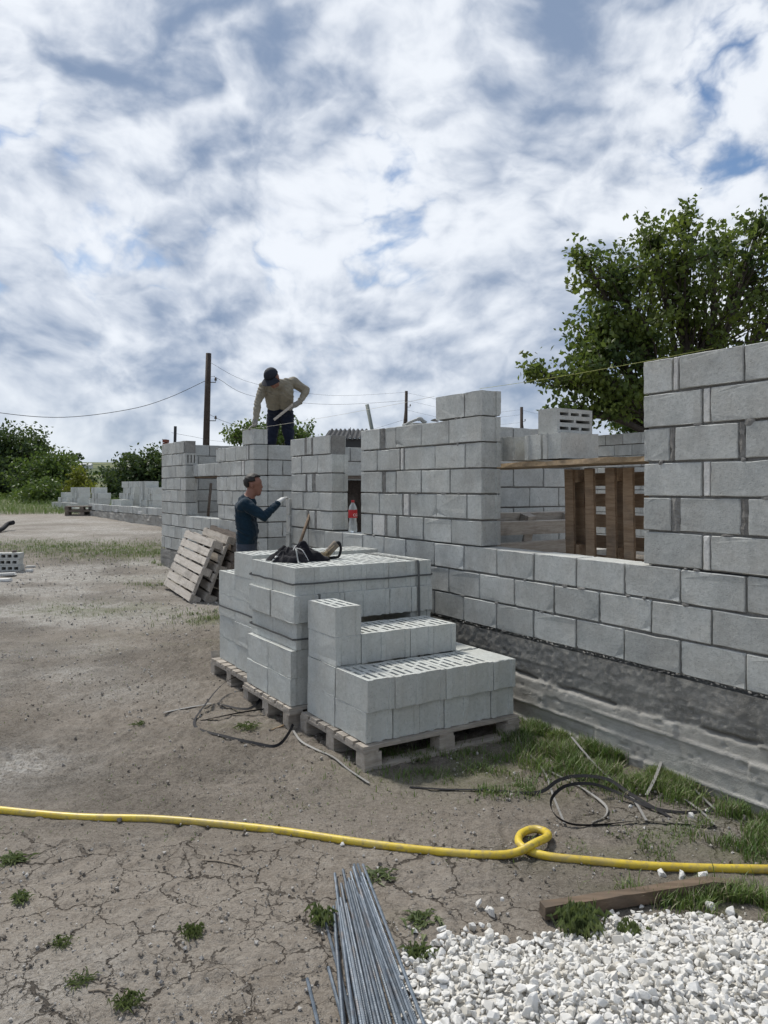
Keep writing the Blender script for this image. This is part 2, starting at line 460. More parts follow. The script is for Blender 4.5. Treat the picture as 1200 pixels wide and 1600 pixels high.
c = t.mix(t.attr('far'), c, t.mix(t.ramp(t.noise(t.coord('Object', (1, 2.2, 1), shift=False), 0.006, 5, 0.6), 0.42, 0.56), (0.045, 0.070, 0.032), (0.155, 0.165, 0.085)))
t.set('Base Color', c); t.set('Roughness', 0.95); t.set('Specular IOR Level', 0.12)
t.bump(t.math('ADD', t.math('ADD', t.math('MULTIPLY', n2, 0.5), t.math('MULTIPLY', n3, 0.8)), t.math('SUBTRACT', t.math('MULTIPLY', n4, 0.35), t.math('MULTIPLY', crk, 1.6))), 1.0, 0.016)
M['soil'] = t.m

# shuttered foundation concrete
t = NT('foundation'); co = t.coord('Object', shift=False)
n = t.noise(co, 4, 6, 0.62); f = t.noise(co, 60, 5, 0.68); b = t.noise(t.coord('Object', (0.25, 1, 3), shift=False), 6, 5, 0.6)
low = t.mix(t.ramp(n, 0.36, 0.64), (0.34, 0.328, 0.30), (0.45, 0.438, 0.405))
up = t.mix(t.ramp(n, 0.38, 0.62), (0.20, 0.195, 0.18), (0.30, 0.292, 0.27))
up = t.mix(t.ramp(f, 0.54, 0.66, 0, 0.6), up, (0.36, 0.35, 0.33))
c = t.mix(t.attr('upper'), low, up)
c = t.mix(t.ramp(b, 0.52, 0.72, 0, 0.45), c, (0.20, 0.187, 0.165))
c = t.mix(t.attr('fin'), c, (0.40, 0.39, 0.365))
c = t.mix(t.attr('void'), c, (0.085, 0.08, 0.072))
t.set('Base Color', c); t.set('Roughness', 0.95); t.set('Specular IOR Level', 0.15)
t.bump(t.math('ADD', f, t.math('MULTIPLY', t.noise(co, 220, 3), 0.5)), 0.7, 0.007)
M['foundation'] = t.m

# clear bottle plastic
t = NT('pet'); t.set('Base Color', (0.93, 0.96, 0.96)); t.set('Roughness', 0.12); t.set('Transmission Weight', 0.72); t.set('IOR', 1.2)
M['pet'] = t.m
t = NT('water'); t.set('Base Color', (0.95, 0.97, 0.97)); t.set('Roughness', 0.03); t.set('Transmission Weight', 1.0); t.set('IOR', 1.33)
M['water'] = t.m


# ------------------------------------------------------------------ mesh helpers
class MB:
    """collects shapes; build() links them as one mesh object"""
    def __init__(self):
        self.v = []; self.f = []; self.mi = []; self.sm = []
    def add(self, vs, fs, mi=0, smooth=False):
        o = len(self.v)
        self.v.extend([tuple(p) for p in vs])
        for q in fs:
            self.f.append(tuple(i + o for i in q)); self.mi.append(mi); self.sm.append(smooth)
    def box(self, c, s, rot=None, mi=0, taper=1.0):
        hx, hy, hz = s[0] / 2, s[1] / 2, s[2] / 2
        P = []
        for z, k in ((-hz, 1.0), (hz, taper)):
            for x, y in ((-hx, -hy), (hx, -hy), (hx, hy), (-hx, hy)):
                p = Vector((x * k, y * k, z))
                if rot is not None: p = rot @ p
                P.append(p + Vector(c))
        self.add(P, [(0, 3, 2, 1), (4, 5, 6, 7), (0, 1, 5, 4), (1, 2, 6, 5), (2, 3, 7, 6), (3, 0, 4, 7)], mi)
    def tube(self, pts, r, n=8, mi=0, caps=True, smooth=True, flat=1.0, up=Vector((0, 0, 1))):
        pts = [Vector(p) for p in pts]
        rs = r if isinstance(r, (list, tuple)) else [r] * len(pts)
        V = []; F = []
        prev = None
        for i, p in enumerate(pts):
            tn = (pts[min(i + 1, len(pts) - 1)] - pts[max(i - 1, 0)])
            tn = tn.normalized() if tn.length > 1e-9 else Vector((0, 0, 1))
            if prev is None:
                ref = up if abs(tn.dot(up)) < 0.95 else Vector((1, 0, 0))
                sx = tn.cross(ref).normalized()
            else:
                sx = prev - tn * prev.dot(tn)
                sx = sx.normalized() if sx.length > 1e-6 else tn.cross(up).normalized()
            prev = sx; sy = sx.cross(tn)
            for k in range(n):
                a = 2 * math.pi * k / n
                V.append(p + sx * (rs[i] * math.cos(a)) + sy * (rs[i] * flat * math.sin(a)))
        for i in range(len(pts) - 1):
            for k in range(n):
                a = i * n + k; b = i * n + (k + 1) % n
                F.append((a, b, b + n, a + n))
        self.add(V, F, mi, smooth)
        if caps:
            o = len(self.v) - len(V)
            self.f.append(tuple(o + k for k in range(n))[::-1]); self.mi.append(mi); self.sm.append(False)
            e = o + (len(pts) - 1) * n
            self.f.append(tuple(e + k for k in range(n))); self.mi.append(mi); self.sm.append(False)
    def capsule(self, p0, r0, p1, r1, n=12, mi=0):
        p0 = Vector(p0); p1 = Vector(p1); d = (p1 - p0)
        ax = d.normalized() if d.length > 1e-6 else Vector((0, 0, 1))
        pts = []; rs = []
        for k in range(5):
            a = math.pi / 2 * k / 4
            pts.append(p0 - ax * (r0 * math.cos(a))); rs.append(max(r0 * math.sin(a), r0 * 0.03))
        for k in range(5):
            a = math.pi / 2 * k / 4
            pts.append(p1 + ax * (r1 * math.sin(a))); rs.append(max(r1 * math.cos(a), r1 * 0.03))
        self.tube(pts, rs, n, mi)
    def ribbon(self, pts, w, th=0.0012, mi=0, normals=None):
        """flat plastic band standing on a polyline: w wide, th thick"""
        pts = [Vector(p) for p in pts]; V = []; F = []
        for i, p in enumerate(pts):
            tn = (pts[min(i + 1, len(pts) - 1)] - pts[max(i - 1, 0)]).normalized()
            nn = Vector(normals[i]) if normals else Vector((0, 0, 1))
            sd = tn.cross(nn)
            sd = sd.normalized() if sd.length > 1e-5 else Vector((1, 0, 0))
            nn = sd.cross(tn).normalized()
            for a, b in ((-1, -1), (1, -1), (1, 1), (-1, 1)):
                V.append(p + sd * (a * w / 2) + nn * (b * th / 2))
        for i in range(len(pts) - 1):
            for k in range(4):
                a = i * 4 + k; b = i * 4 + (k + 1) % 4
                F.append((a, b, b + 4, a + 4))
        m = (len(pts) - 1) * 4
        F += [(3, 2, 1, 0), (m, m + 1, m + 2, m + 3)]
        self.add(V, F, mi)
    def mesh(self, name):
        me = bpy.data.meshes.new(name)
        me.from_pydata(self.v, [], self.f)
        if any(self.mi): me.polygons.foreach_set('material_index', self.mi)
        me.polygons.foreach_set('use_smooth', self.sm)
        me.update()
        return me
    def build(self, name, mats, parent=None, loc=None, rot=None):
        return obj(name, self.mesh(name), mats, parent, loc, rot)


def obj(name, me, mats=None, parent=None, loc=None, rot=None):
    if mats is not None and len(me.materials) == 0:
        for m in (mats if isinstance(mats, (list, tuple)) else [mats]): me.materials.append(M[m])
    o = bpy.data.objects.new(name, me); COL.objects.link(o)
    if parent is not None: o.parent = parent
    if loc is not None: o.location = loc
    if rot is not None: o.rotation_euler = rot
    return o


def empty(name, loc=(0, 0, 0), rot=(0, 0, 0)):
    o = bpy.data.objects.new(name, None); COL.objects.link(o)
    o.empty_display_size = 0.2; o.location = loc; o.rotation_euler = rot
    return o


def tag(o, label=None, cat=None, group=None, kind=None):
    if label: o['label'] = label
    if cat: o['category'] = cat
    if group: o['group'] = group
    if kind: o['kind'] = kind
    return o


def catmull(pts, k=8, closed=False):
    P = [Vector(p) for p in pts]; out = []
    n = len(P)
    for i in range(n if closed else n - 1):
        if closed: a, b, c, d = P[(i - 1) % n], P[i], P[(i + 1) % n], P[(i + 2) % n]
        else: a, b, c, d = P[max(i - 1, 0)], P[i], P[i + 1], P[min(i + 2, n - 1)]
        for j in range(k):
            t = j / k
            out.append(0.5 * ((2 * b) + (c - a) * t + (2 * a - 5 * b + 4 * c - d) * t * t + (3 * b - a - 3 * c + d) * t ** 3))
    out.append(P[0].copy() if closed else P[-1].copy())
    return out


def np_mesh(name, verts, faces, mats, attrs=None, smooth=False, parent=None):
    """numpy verts (n,3), faces (m,k)"""
    me = bpy.data.meshes.new(name)
    nv, nf, k = len(verts), len(faces), faces.shape[1]
    me.vertices.add(nv); me.vertices.foreach_set('co', np.ascontiguousarray(verts, np.float32).ravel())
    me.loops.add(nf * k); me.loops.foreach_set('vertex_index', np.ascontiguousarray(faces, np.int32).ravel())
    me.polygons.add(nf)
    me.polygons.foreach_set('loop_start', np.arange(0, nf * k, k, dtype=np.int32))
    me.polygons.foreach_set('loop_total', np.full(nf, k, np.int32))
    me.polygons.foreach_set('use_smooth', np.full(nf, smooth, bool))
    me.update(calc_edges=True); me.validate()
    for an, (dom, arr) in (attrs or {}).items():
        a = me.attributes.new(an, 'FLOAT', dom); a.data.foreach_set('value', np.ascontiguousarray(arr, np.float32))
    return obj(name, me, mats, parent)

# ================================================================== GROUND
def graded(lo, hi, step, far_lo, far_hi, ratio):
    c = list(np.arange(lo, hi + step * 0.5, step))
    s = step; x = c[-1]
    while x < far_hi:
        s *= ratio; x += s; c.append(x)
    s = step; x = c[0]; left = []
    while x > far_lo:
        s *= ratio; x -= s; left.append(x)
    return np.array(left[::-1] + c)


def gauss(x, y, cx, cy, rx, ry, rot=0.0):
    c, s = math.cos(rot), math.sin(rot)
    dx, dy = x - cx, y - cy
    a = (dx * c + dy * s) / rx; b = (-dx * s + dy * c) / ry
    return np.exp(-(a * a + b * b))


# grassy spots as (x, y, rx, ry, turn, strength)
GREEN = []
for px, py, rx, ry, st in ((880, 1165, .35, .30, 1.0), (1010, 1215, .40, .25, 1.0), (1180, 1320, .30, .25, .9),
                           (720, 1200, .55, .28, .75), (780, 1235, .35, .2, .5), (150, 858, 2.6, .9, .9), (60, 850, 2.0, .6, .7), (215, 862, 1.8, .9, .9),
                           (150, 950, .9, .5, .6), (325, 965, .45, .35, .9), (250, 905, .7, .3, .5), (380, 1140, .22, .12, .7),
                           (1040, 1400, .28, .12, .8), (1130, 1415, .3, .12, .8), (960, 1335, .5, .18, .35), (1080, 1300, .4, .2, .45),
                           (30, 1345, .1, .05, .5), (250, 1000, .8, .35, .3), (420, 1030, .3, .2, .3), (650, 1440, .2, .1, .3)):
    p = gp(px, py); GREEN.append((p.x, p.y, rx, ry, 0.0, st))
PALE = []
for px, py, rx, ry, st in ((110, 905, 2.4, 1.6, 1.0), (60, 960, 2.0, .9, .95), (40, 1060, .8, .5, .6), (200, 885, 1.3, .9, .8), (20, 1190, .45, .42, .85), (60, 1010, .9, .5, .5),
                           (150, 830, 7, 2.6, .75), (90, 815, 9, 3, .6), (180, 1080, .6, .4, .35), (1090, 1290, .4, .2, .3), (120, 1560, .5, .3, .35)):
    p = gp(px, py); PALE.append((p.x, p.y, rx, ry, 0.0, st))


def build_ground():
    X = graded(-2.0, 1.5, 0.009, -5200, 5200, 1.055)
    ys = [2.0]
    while ys[-1] < 30: ys.append(ys[-1] + 0.0075 * (ys[-1] / 2.4) ** 1.7)
    s = 0.6
    while ys[-1] < 6000: s *= 1.09; ys.append(ys[-1] + s)
    back = [2.0]; s = 0.02
    while back[-1] > -60: s *= 1.25; back.append(back[-1] - s)
    Y = np.array(back[:0:-1] + ys)
    gx, gy = np.meshgrid(X, Y)
    x = gx.ravel(); y = gy.ravel()
    z = gz(x, y)
    near = (np.abs(x) < 14) & (y > 1.2) & (y < 34)
    crack = np.zeros_like(x); dz = np.zeros_like(x); green = np.zeros_like(x); pale = np.zeros_like(x)
    xn, yn = x[near], y[near]
    # mud cracks
    wx = xn + (fbm(xn, yn, 5.5, 3, 21) - .5) * 0.20 + (fbm(xn, yn, 30, 3, 25) - .5) * 0.045
    wy = yn + (fbm(xn, yn, 5.5, 3, 31) - .5) * 0.20 + (fbm(xn, yn, 30, 3, 35) - .5) * 0.045
    e1, id1 = voro(wx, wy, 0.30, 4)
    e2, _ = voro(wx + 3.3, wy + 1.7, 0.125, 14)
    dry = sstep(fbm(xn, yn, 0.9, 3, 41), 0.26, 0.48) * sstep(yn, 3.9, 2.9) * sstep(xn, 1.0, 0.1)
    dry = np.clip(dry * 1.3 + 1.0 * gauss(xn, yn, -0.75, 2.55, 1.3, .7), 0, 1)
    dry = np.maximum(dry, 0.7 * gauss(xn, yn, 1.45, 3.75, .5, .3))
    wdt = 0.0045 + 0.017 * fbm(xn, yn, 2.3, 2, 51) ** 1.6
    gate = sstep(fbm(xn, yn, 2.6, 2, 61), 0.28, 0.46)
    c1 = np.exp(-(e1 / wdt) ** 2) * dry * gate
    c2 = np.exp(-(e2 / 0.0050) ** 2) * dry * sstep(fbm(xn, yn, 3.1, 2, 71), 0.42, 0.58) * 0.65
    cr = np.clip(np.maximum(c1, c2), 0, 1)
    curl = 0
    # clods, hoof and tyre marks
    cl = fbm(xn, yn, 7, 5, 81, .6) - .5
    clod = np.clip(fbm(xn, yn, 13, 3, 85) - .60, 0, 1) * sstep(fbm(xn, yn, 1.3, 2, 88), .48, .62)
    rough = 0.022 * cl * (0.3 + 0.9 * sstep(fbm(xn, yn, .8, 2, 91), .4, .65)) + clod * 0.05 + (fbm(xn, yn, 42, 3, 93) - .5) * 0.010 * (0.4 + sstep(fbm(xn, yn, 1.1, 2, 94), .4, .6)) + (fbm(xn, yn, 15, 4, 98, .65) - .5) * .040 * sstep(yn, 3.6, 5.0)
    foot = -0.012 * np.exp(-((fbm(xn, yn, 3.2, 2, 95) - .30) / .06) ** 2)
    tread = np.zeros_like(xn)
    for tx, ty, ln in ((-2.35, 4.55, .55), (-2.9, 6.2, .9)):
        m = gauss(xn, yn, tx, ty, .42, ln)
        ph = (yn * 1.0 + xn * 0.35 + (fbm(xn, yn, 4, 2, 97) - .5) * .12) * (2 * math.pi / 0.085)
        tread += m * 0.016 * np.tanh(1.6 * np.sin(ph))
    for (cx, cy, rx, ry, rt, st) in GREEN: green[near] = np.maximum(green[near], st * gauss(xn, yn, cx, cy, rx, ry))
    green[near] *= sstep(fbm(xn, yn, 3.0, 4, 101), 0.34, 0.62)
    for (cx, cy, rx, ry, rt, st) in PALE: pale[near] = np.maximum(pale[near], st * gauss(xn, yn, cx, cy, rx, ry))
    pale[near] = np.maximum(pale[near], 0.45 * sstep(yn, 8.0, 12.0) * sstep(fbm(xn, yn, .5, 3, 105), .42, .6) * sstep(yn, 32, 26))
    pale[near] = np.clip(pale[near] * (0.4 + 1.2 * sstep(fbm(xn, yn, 1.6, 4, 103), 0.3, 0.66)), 0, 1)
    dz[near] = (rough + foot + tread + curl - cr * 0.0) * sstep(yn, 30, 15)
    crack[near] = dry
    lawn = sstep(y + (fbm(x, y, .25, 3, 112) - .5) * 6, 25, 27.5) * sstep(y, 200, 60)
    green = np.clip(np.maximum(green, lawn * (0.75 + .25 * fbm(x, y, .3, 3, 111))), 0, 1)
    far = sstep(y, 60, 150)
    trod = sstep(y, 3.1, 4.3) * sstep(y, 26, 17) * (0.55 + .45 * sstep(fbm(x, y, .45, 3, 121), .35, .6)) * (1 - .75 * gauss(x, y, -1.5, 5.6, .9, .7))
    trod = np.clip(np.maximum(trod, .8 * sstep(x, .1, .9) * sstep(y, 2.6, 3.2)), 0, 1)
    z = z + dz
    nx, ny = len(X), len(Y)
    i = np.arange((ny - 1) * (nx - 1)); r = i // (nx - 1); c = i % (nx - 1)
    a = r * nx + c
    F = np.stack([a, a + 1, a + 1 + nx, a + nx], 1)
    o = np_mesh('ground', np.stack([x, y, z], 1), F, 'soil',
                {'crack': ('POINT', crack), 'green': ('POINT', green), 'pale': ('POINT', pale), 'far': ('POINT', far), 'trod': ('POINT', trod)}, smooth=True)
    tag(o, kind='structure')


build_ground()

# ================================================================== THE HOUSE OF BLOCKS
TH = R(31.34); CT, ST = math.cos(TH), math.sin(TH); DW = 3.665
FZ = 0.606; CH = 0.2; BH = 0.188; WT = 0.19


def hw(s, w, z=0.0):
    """house coordinates: s along the street front, w into the house"""
    return Vector((DW * CT - ST * s + CT * w, DW * ST + CT * s + ST * w, z))


HROT = -math.pi / 2 + TH
house = empty('block_house', (DW * CT, DW * ST, 0), (0, 0, HROT))
tag(house, 'unfinished grey concrete block house with window openings on a rough concrete foundation', 'house')
# inside the house frame a point is (-s, w, z)

_bm_cache = {}


def block_mesh(L, W=WT, H=BH, groove=(0, 0), slots=False, var=0, mat='block'):
    """a concrete block, length along x, with shallow end grooves and, if asked, the 3-2-3 open slots on top"""
    key = (round(L, 3), round(W, 3), round(H, 3), groove, slots, var, mat)
    if key in _bm_cache: return _bm_cache[key]
    r = random.Random(hash(key[:3]) % 1000 + var * 13)
    bm = bmesh.new()
    hx, hy = L / 2, W / 2
    gd = 0.011
    ring = []
    def end(sgn):
        if groove[0 if sgn < 0 else 1]:
            a = [(-hy), (-hy + .034), (-hy + .038), (hy - .046), (hy - .042), (hy)]
            d = [0, 0, gd, gd, 0, 0]
            pts = [(sgn * (hx - dd), yy) for yy, dd in zip(a, d)]
        else: pts = [(sgn * hx, -hy), (sgn * hx, hy)]
        return pts if sgn > 0 else pts[::-1]
    ring = end(1) + end(-1)
    bot = [bm.verts.new((p[0], p[1], -H / 2)) for p in ring]
    top = [bm.verts.new((p[0], p[1], H / 2)) for p in ring]
    n = len(ring)
    for i in range(n): bm.faces.new((bot[i], bot[(i + 1) % n], top[(i + 1) % n], top[i]))
    bm.faces.new(bot[::-1])
    if not slots: bm.faces.new(top)
    else: bm.faces.new(top)
    bm.normal_update()
    if not slots:
        # knocked-off corners
        cs = [v for v in bm.verts if len(v.link_edges) == 3]; r.shuffle(cs)
        for v in cs[:(0, 1, 2, 1, 0, 3)[var % 6]]:
            if v.is_valid: bmesh.ops.bevel(bm, geom=[v], offset=min(r.uniform(.008, .026), L * .3), affect='VERTICES')
        lg = [e for e in bm.edges if e.calc_length() > .1]
        bmesh.ops.subdivide_edges(bm, edges=lg, cuts=4)
        for v in bm.verts:      # worn, uneven arrises
            if abs(v.co.z) > H / 2 - .001 or abs(v.co.x) > hx - .001:
                k_ = .0016 if r.random() > .06 else .0055
                v.co.x -= math.copysign(r.uniform(0, k_), v.co.x) * (abs(v.co.x) > hx - .001); v.co.z -= math.copysign(r.uniform(0, k_), v.co.z) * (abs(v.co.z) > H / 2 - .001)
                v.co.y -= math.copysign(r.uniform(0, k_ * .6), v.co.y) * (abs(v.co.y) > hy - .001)
        bm.normal_update()
        ed = [e for e in bm.edges if len(e.link_faces) == 2 and e.calc_face_angle(0) > 1.2]
        bmesh.ops.bevel(bm, geom=ed, offset=0.0042, segments=1, affect='EDGES', clamp_overlap=True)
    else:
        # drop the lid and lay it again in strips round the slots
        lid = [f for f in bm.faces if f.normal.z > .9]
        bmesh.ops.delete(bm, geom=lid, context='FACES_ONLY')
        z = H / 2
        def quad(x0, x1, y0, y1, zz=z): bm.faces.new([bm.verts.new((x, y, zz)) for x, y in ((x0, y0), (x1, y0), (x1, y1), (x0, y1))])
        ix = hx - (gd if any(groove) else 0)
        ys = [-hy, -hy + .030, -hy + .052, -.011, .011, hy - .052, hy - .030, hy]
        for i in range(7):
            y0, y1 = ys[i], ys[i + 1]
            if i % 2 == 0: quad(-ix, ix, y0, y1)
            else:
                k = 1 if slots == 'one' else (2 if i == 3 else 3)
                m0, gp_ = .030, .026
                ln = (2 * ix - 2 * m0 - (k - 1) * gp_) / k
                x = -ix; quad(x, x + m0, y0, y1); x += m0
                for j in range(k):
                    zb = z - 0.15
                    a = [(x, y0), (x + ln, y0), (x + ln, y1), (x, y1)]
                    for q in range(4):
                        p, s_ = a[q], a[(q + 1) % 4]
                        bm.faces.new([bm.verts.new(v) for v in ((p[0], p[1], zb), (p[0], p[1], z), (s_[0], s_[1], z), (s_[0], s_[1], zb))])
                    quad(x, x + ln, y0, y1, zb)
                    x += ln
                    wd = gp_ if j < k - 1 else m0
                    quad(x, x + wd, y0, y1); x += wd
        for sg, gv in ((-1, groove[0]), (1, groove[1])):
            if ix < hx:
                yy = ([(-hy, -hy + .034), (hy - .042, hy)] if gv else [(-hy, hy)])
                for y0, y1 in yy: quad(*sorted((sg * ix, sg * hx)), y0, y1)
    for v in bm.verts:
        v.co += Vector((r.uniform(-1, 1), r.uniform(-1, 1), r.uniform(-1, 1))) * 0.0006 if slots else Vector((r.uniform(-1, 1), r.uniform(-1, 1), r.uniform(-1, 1))) * 0.0013
    me = bpy.data.meshes.new('block'); bm.to_mesh(me); bm.free()
    me.materials.append(M[mat])
    _bm_cache[key] = me
    return me


class Wall:
    """mortar core with its blocks; a row is laid from s0 to s1 (along='s') or from w0 to w1 (along='w')"""
    def __init__(self, name, along='s', fixed=0.0, z0=FZ):
        self.core = MB(); self.name = name; self.along = along; self.fix = fixed; self.items = []; self.z0 = z0; self.bulk = MB(); self.mort = []
    def solid(self, a0, a1, l0, l1, e0=.032, e1=.032):
        a0 += e0; a1 -= e1
        z0 = self.z0 + l0 * CH - .006; z1 = self.z0 + l1 * CH - .016
        c = (a0 + a1) / 2
        if self.along == 's': self.core.box((-c, self.fix + WT / 2, (z0 + z1) / 2), (a1 - a0, WT - .034, z1 - z0))
        else: self.core.box((-self.fix - WT / 2, c, (z0 + z1) / 2), (WT - .034, a1 - a0, z1 - z0))
    def row(self, lev, joints, ends=(0, 0), bulk=False, proud=0.0, mat='block', tex=True):
        for i in range(len(joints) - 1):
            a, b = joints[i], joints[i + 1]
            g = (1 if (i == 0 and ends[0]) else 0, 1 if (i == len(joints) - 2 and ends[1]) else 0)
            self.items.append((lev, a, b, g, bulk, proud, mat))
    def piece(self, lev, a, b, mat='block_pale', proud=0.0, g=(0, 0)):
        self.items.append((lev, a, b, g, False, proud, mat))
    def mortar(self, lev, a, b): self.mort.append((lev, a, b))
    def finish(self):
        w = self.core.build(self.name, 'mortar', house)
        r = random.Random(hash(self.name) % 997 if False else len(self.items))
        for lev, a, b, g, bulk, proud, mat in self.items:
            ln = b - a - 0.009
            if ln < 0.02: continue
            zc = self.z0 + lev * CH + BH / 2 + r.uniform(-.0015, .0015)
            c = (a + b) / 2
            jit = r.uniform(-.003, .003) - proud
            ry = r.uniform(-.004, .004)
            if self.along == 's':
                loc = (-c, self.fix + WT / 2 + jit, zc); rz = ry
                gg = (g[1], g[0])
            else:
                loc = (-self.fix - WT / 2 + jit, c, zc); rz = math.pi / 2 + ry
                gg = g
            if bulk:
                rot = Matrix.Rotation(rz, 3, 'Z'); self.bulk.box(loc, (ln, WT, BH), rot)
            else:
                me = block_mesh(round(ln, 2), groove=gg, var=r.randrange(6), mat=mat)
                obj('block', me, None, w, loc, (0, 0, rz))
        if self.bulk.v:
            o = self.bulk.build('blockwork', 'block', w); tag(o, kind='stuff')
        for lev, a, b in self.mort:
            mb = MB(); zc = self.z0 + lev * CH + BH / 2
            n = 7; V = []; F = []
            for i in range(n):
                for j, x in enumerate((a - .004, (a + b) / 2, b + .004)):
                    zz = zc - BH / 2 + BH * i / (n - 1)
                    V.append((-(x + r.uniform(-.007, .007)), self.fix + .004 + r.uniform(-.004, .004) + (.004 if j != 1 else -.003), zz))
            for i in range(n - 1):
                for j in range(2):
                    q = i * 3 + j; F.append((q, q + 3, q + 4, q + 1))
            V += [(v[0], v[1] + .04, v[2]) for v in V]; m = 3 * n
            F += [(p + m, q + m, c_ + m, d + m) for d, c_, q, p in F]
            mb.add(V, F); mb.build('mortar_joint', 'mortar', w)
        return w


def seq(a, b, off, step=0.4):
    j = [a]; k = math.ceil((a - off) / step + .12)
    while off + k * step < b - .04:
        j.append(off + k * step); k += 1
    return j + [b]


fw = Wall('front_wall')
fw.solid(1.0, 8.06, 0, 3); fw.solid(9.2, 13.5, 0, 3)
fw.solid(1.0, 3.08, 3, 9); fw.solid(4.59, 6.45, 3, 8); fw.solid(4.59, 5.2, 8, 9)
fw.solid(7.05, 8.07, 3, 8); fw.solid(9.2, 10.6, 3, 8); fw.solid(9.2, 9.6, 8, 9); fw.solid(12.1, 13.5, 3, 9)
for lv, off in ((0, .02), (1, .22), (2, .02)):
    jj = seq(1.0, 8.06, off)
    if lv == 2: jj = [x for x in jj if abs(x - 5.62) > .02]; 
    if lv == 2: jj = sorted(jj + [5.655])
    fw.row(lv, jj); fw.row(lv, seq(9.2, 13.5, off + .08))
fw.mortar(2, 5.625, 5.66)
# right part
for lv in (3, 5, 7):
    fw.row(lv, [2.68, 3.08]); fw.piece(lv, 2.63, 2.675); fw.row(lv, [1.0, 1.43, 1.83, 2.23, 2.63])
fw.row(4, [2.88, 3.08]); fw.mortar(4, 2.825, 2.88); fw.row(4, [2.45, 2.825]); fw.mortar(4, 2.41, 2.45); fw.row(4, [1.0, 1.6, 2.0, 2.41])
fw.row(6, [2.89, 3.08]); fw.mortar(6, 2.86, 2.89); fw.row(6, [2.46, 2.86]); fw.mortar(6, 2.43, 2.46); fw.row(6, [1.0, 1.63, 2.03, 2.43])
fw.row(8, [2.875, 3.08]); fw.piece(8, 2.832, 2.868); fw.row(8, [1.0, 1.63, 2.03, 2.43, 2.83])
# pier between the two windows
fw.row(3, [4.59, 4.98, 5.38, 5.77], (1, 0)); fw.mortar(3, 5.77, 5.81); fw.piece(3, 5.81, 5.965, 'block', g=(1, 1)); fw.mortar(3, 5.965, 6.01); fw.piece(3, 6.01, 6.23); fw.row(3, [6.24, 6.45], (0, 1))
fw.row(4, [4.59, 4.78, 5.19, 5.585], (1, 0)); fw.piece(4, 5.60, 5.69); fw.mortar(4, 5.69, 5.715); fw.row(4, [5.715, 6.10, 6.45], (0, 1))
fw.row(5, [4.59, 5.0, 5.41, 5.81], (1, 0)); fw.piece(5, 5.82, 6.0, 'block'); fw.mortar(5, 6.0, 6.055); fw.row(5, [6.055, 6.45], (0, 1))
fw.row(6, [4.59, 4.8, 5.21, 5.675], (1, 0)); fw.piece(6, 5.69, 5.74); fw.row(6, [5.75, 6.14, 6.45], (0, 1))
fw.row(7, [4.59, 5.01, 5.41, 5.82], (1, 0)); fw.piece(7, 5.83, 6.02, 'block', proud=-.01); fw.mortar(7, 6.02, 6.09); fw.row(7, [6.09, 6.45], (0, 1))
fw.row(8, [4.59, 4.81, 5.2], (1, 1))
# pier by the doorway
fw.row(3, [7.05, 7.42], (1, 0)); fw.mortar(3, 7.42, 7.46); fw.piece(3, 7.46, 7.60, 'block', g=(1, 1)); fw.mortar(3, 7.60, 7.65); fw.row(3, [7.65, 8.06])
fw.row(4, [7.05, 7.35, 7.75, 8.06], (1, 0))
fw.row(5, [7.05, 7.44], (1, 0)); fw.mortar(5, 7.44, 7.52); fw.piece(5, 7.52, 7.64, 'block', g=(1, 1)); fw.mortar(5, 7.64, 7.68); fw.row(5, [7.68, 8.06])
fw.row(6, [7.05, 7.39, 7.79, 8.06], (1, 0))
fw.row(7, [7.1, 7.5], (1, 0)); fw.mortar(7, 7.5, 7.545); fw.piece(7, 7.545, 7.66, 'block', g=(1, 1)); fw.mortar(7, 7.66, 7.71); fw.row(7, [7.71, 8.09])
for lv in range(4): fw.piece(lv + .62, 8.07, 8.175, 'block', proud=.012 + .006 * (lv % 2), g=(1, 1))
# far part
fw.row(3, [9.2, 9.55, 9.93, 10.3, 10.56]); fw.row(4, [9.2, 9.58, 9.98, 10.38, 10.6]); fw.row(5, [9.2, 9.49, 9.81, 10.2, 10.62])
fw.row(6, [9.2, 9.52]); fw.piece(6, 9.54, 9.63); fw.row(6, [9.64, 10.03, 10.44, 10.62])
fw.row(7, [9.2, 9.36]); fw.piece(7, 9.41, 9.46); fw.row(7, [9.47, 9.86, 10.27, 10.65]); fw.row(8, [9.2, 9.6], (1, 1))
fw.row(3, [12.07, 12.33, 12.75, 13.14, 13.5], (1, 0)); fw.row(4, [12.1, 12.54, 12.94, 13.34, 13.5], (1, 0)); fw.row(5, [12.1, 12.39, 12.8, 13.22, 13.5], (1, 0))
fw.row(6, [12.1, 12.25, 12.64, 13.05, 13.5], (1, 0)); fw.row(7, [12.29, 12.46, 12.86, 13.22, 13.5]); fw.row(8, [12.2, 12.66, 13.11, 13.5], (1, 0))
front = fw.finish()
def smears():
    r = random.Random(77); k = 0
    while k < 70:
        s_ = 1.6 + 9 * r.random() ** 1.4; lv = r.choice((1, 2, 3, 4, 5, 6, 7, 8))
        if (3.0 < s_ < 4.66 or 6.38 < s_ < 7.1) and lv > 2: continue
        if 7.95 < s_ < 9.3: continue
        z = FZ + lv * CH - .006; w_ = r.uniform(.012, .05); h_ = r.uniform(.006, .022)
        if s_ < 3.05 and lv > 8: continue
        n = 9; V = [(0, -.0045 - r.uniform(0, .003), 0)]
        for i in range(n):
            a = 2 * math.pi * i / n; q = r.uniform(.6, 1.15)
            V.append((math.cos(a) * w_ * q, .004, math.sin(a) * h_ * q - (h_ * .5 if math.sin(a) < 0 else 0)))
        m = MB(); m.add(V, [(0, 1 + i, 1 + (i + 1) % n) for i in range(n)], smooth=True)
        m.build('mortar_smear', 'mortar', front, (-s_, 0, z)); k += 1
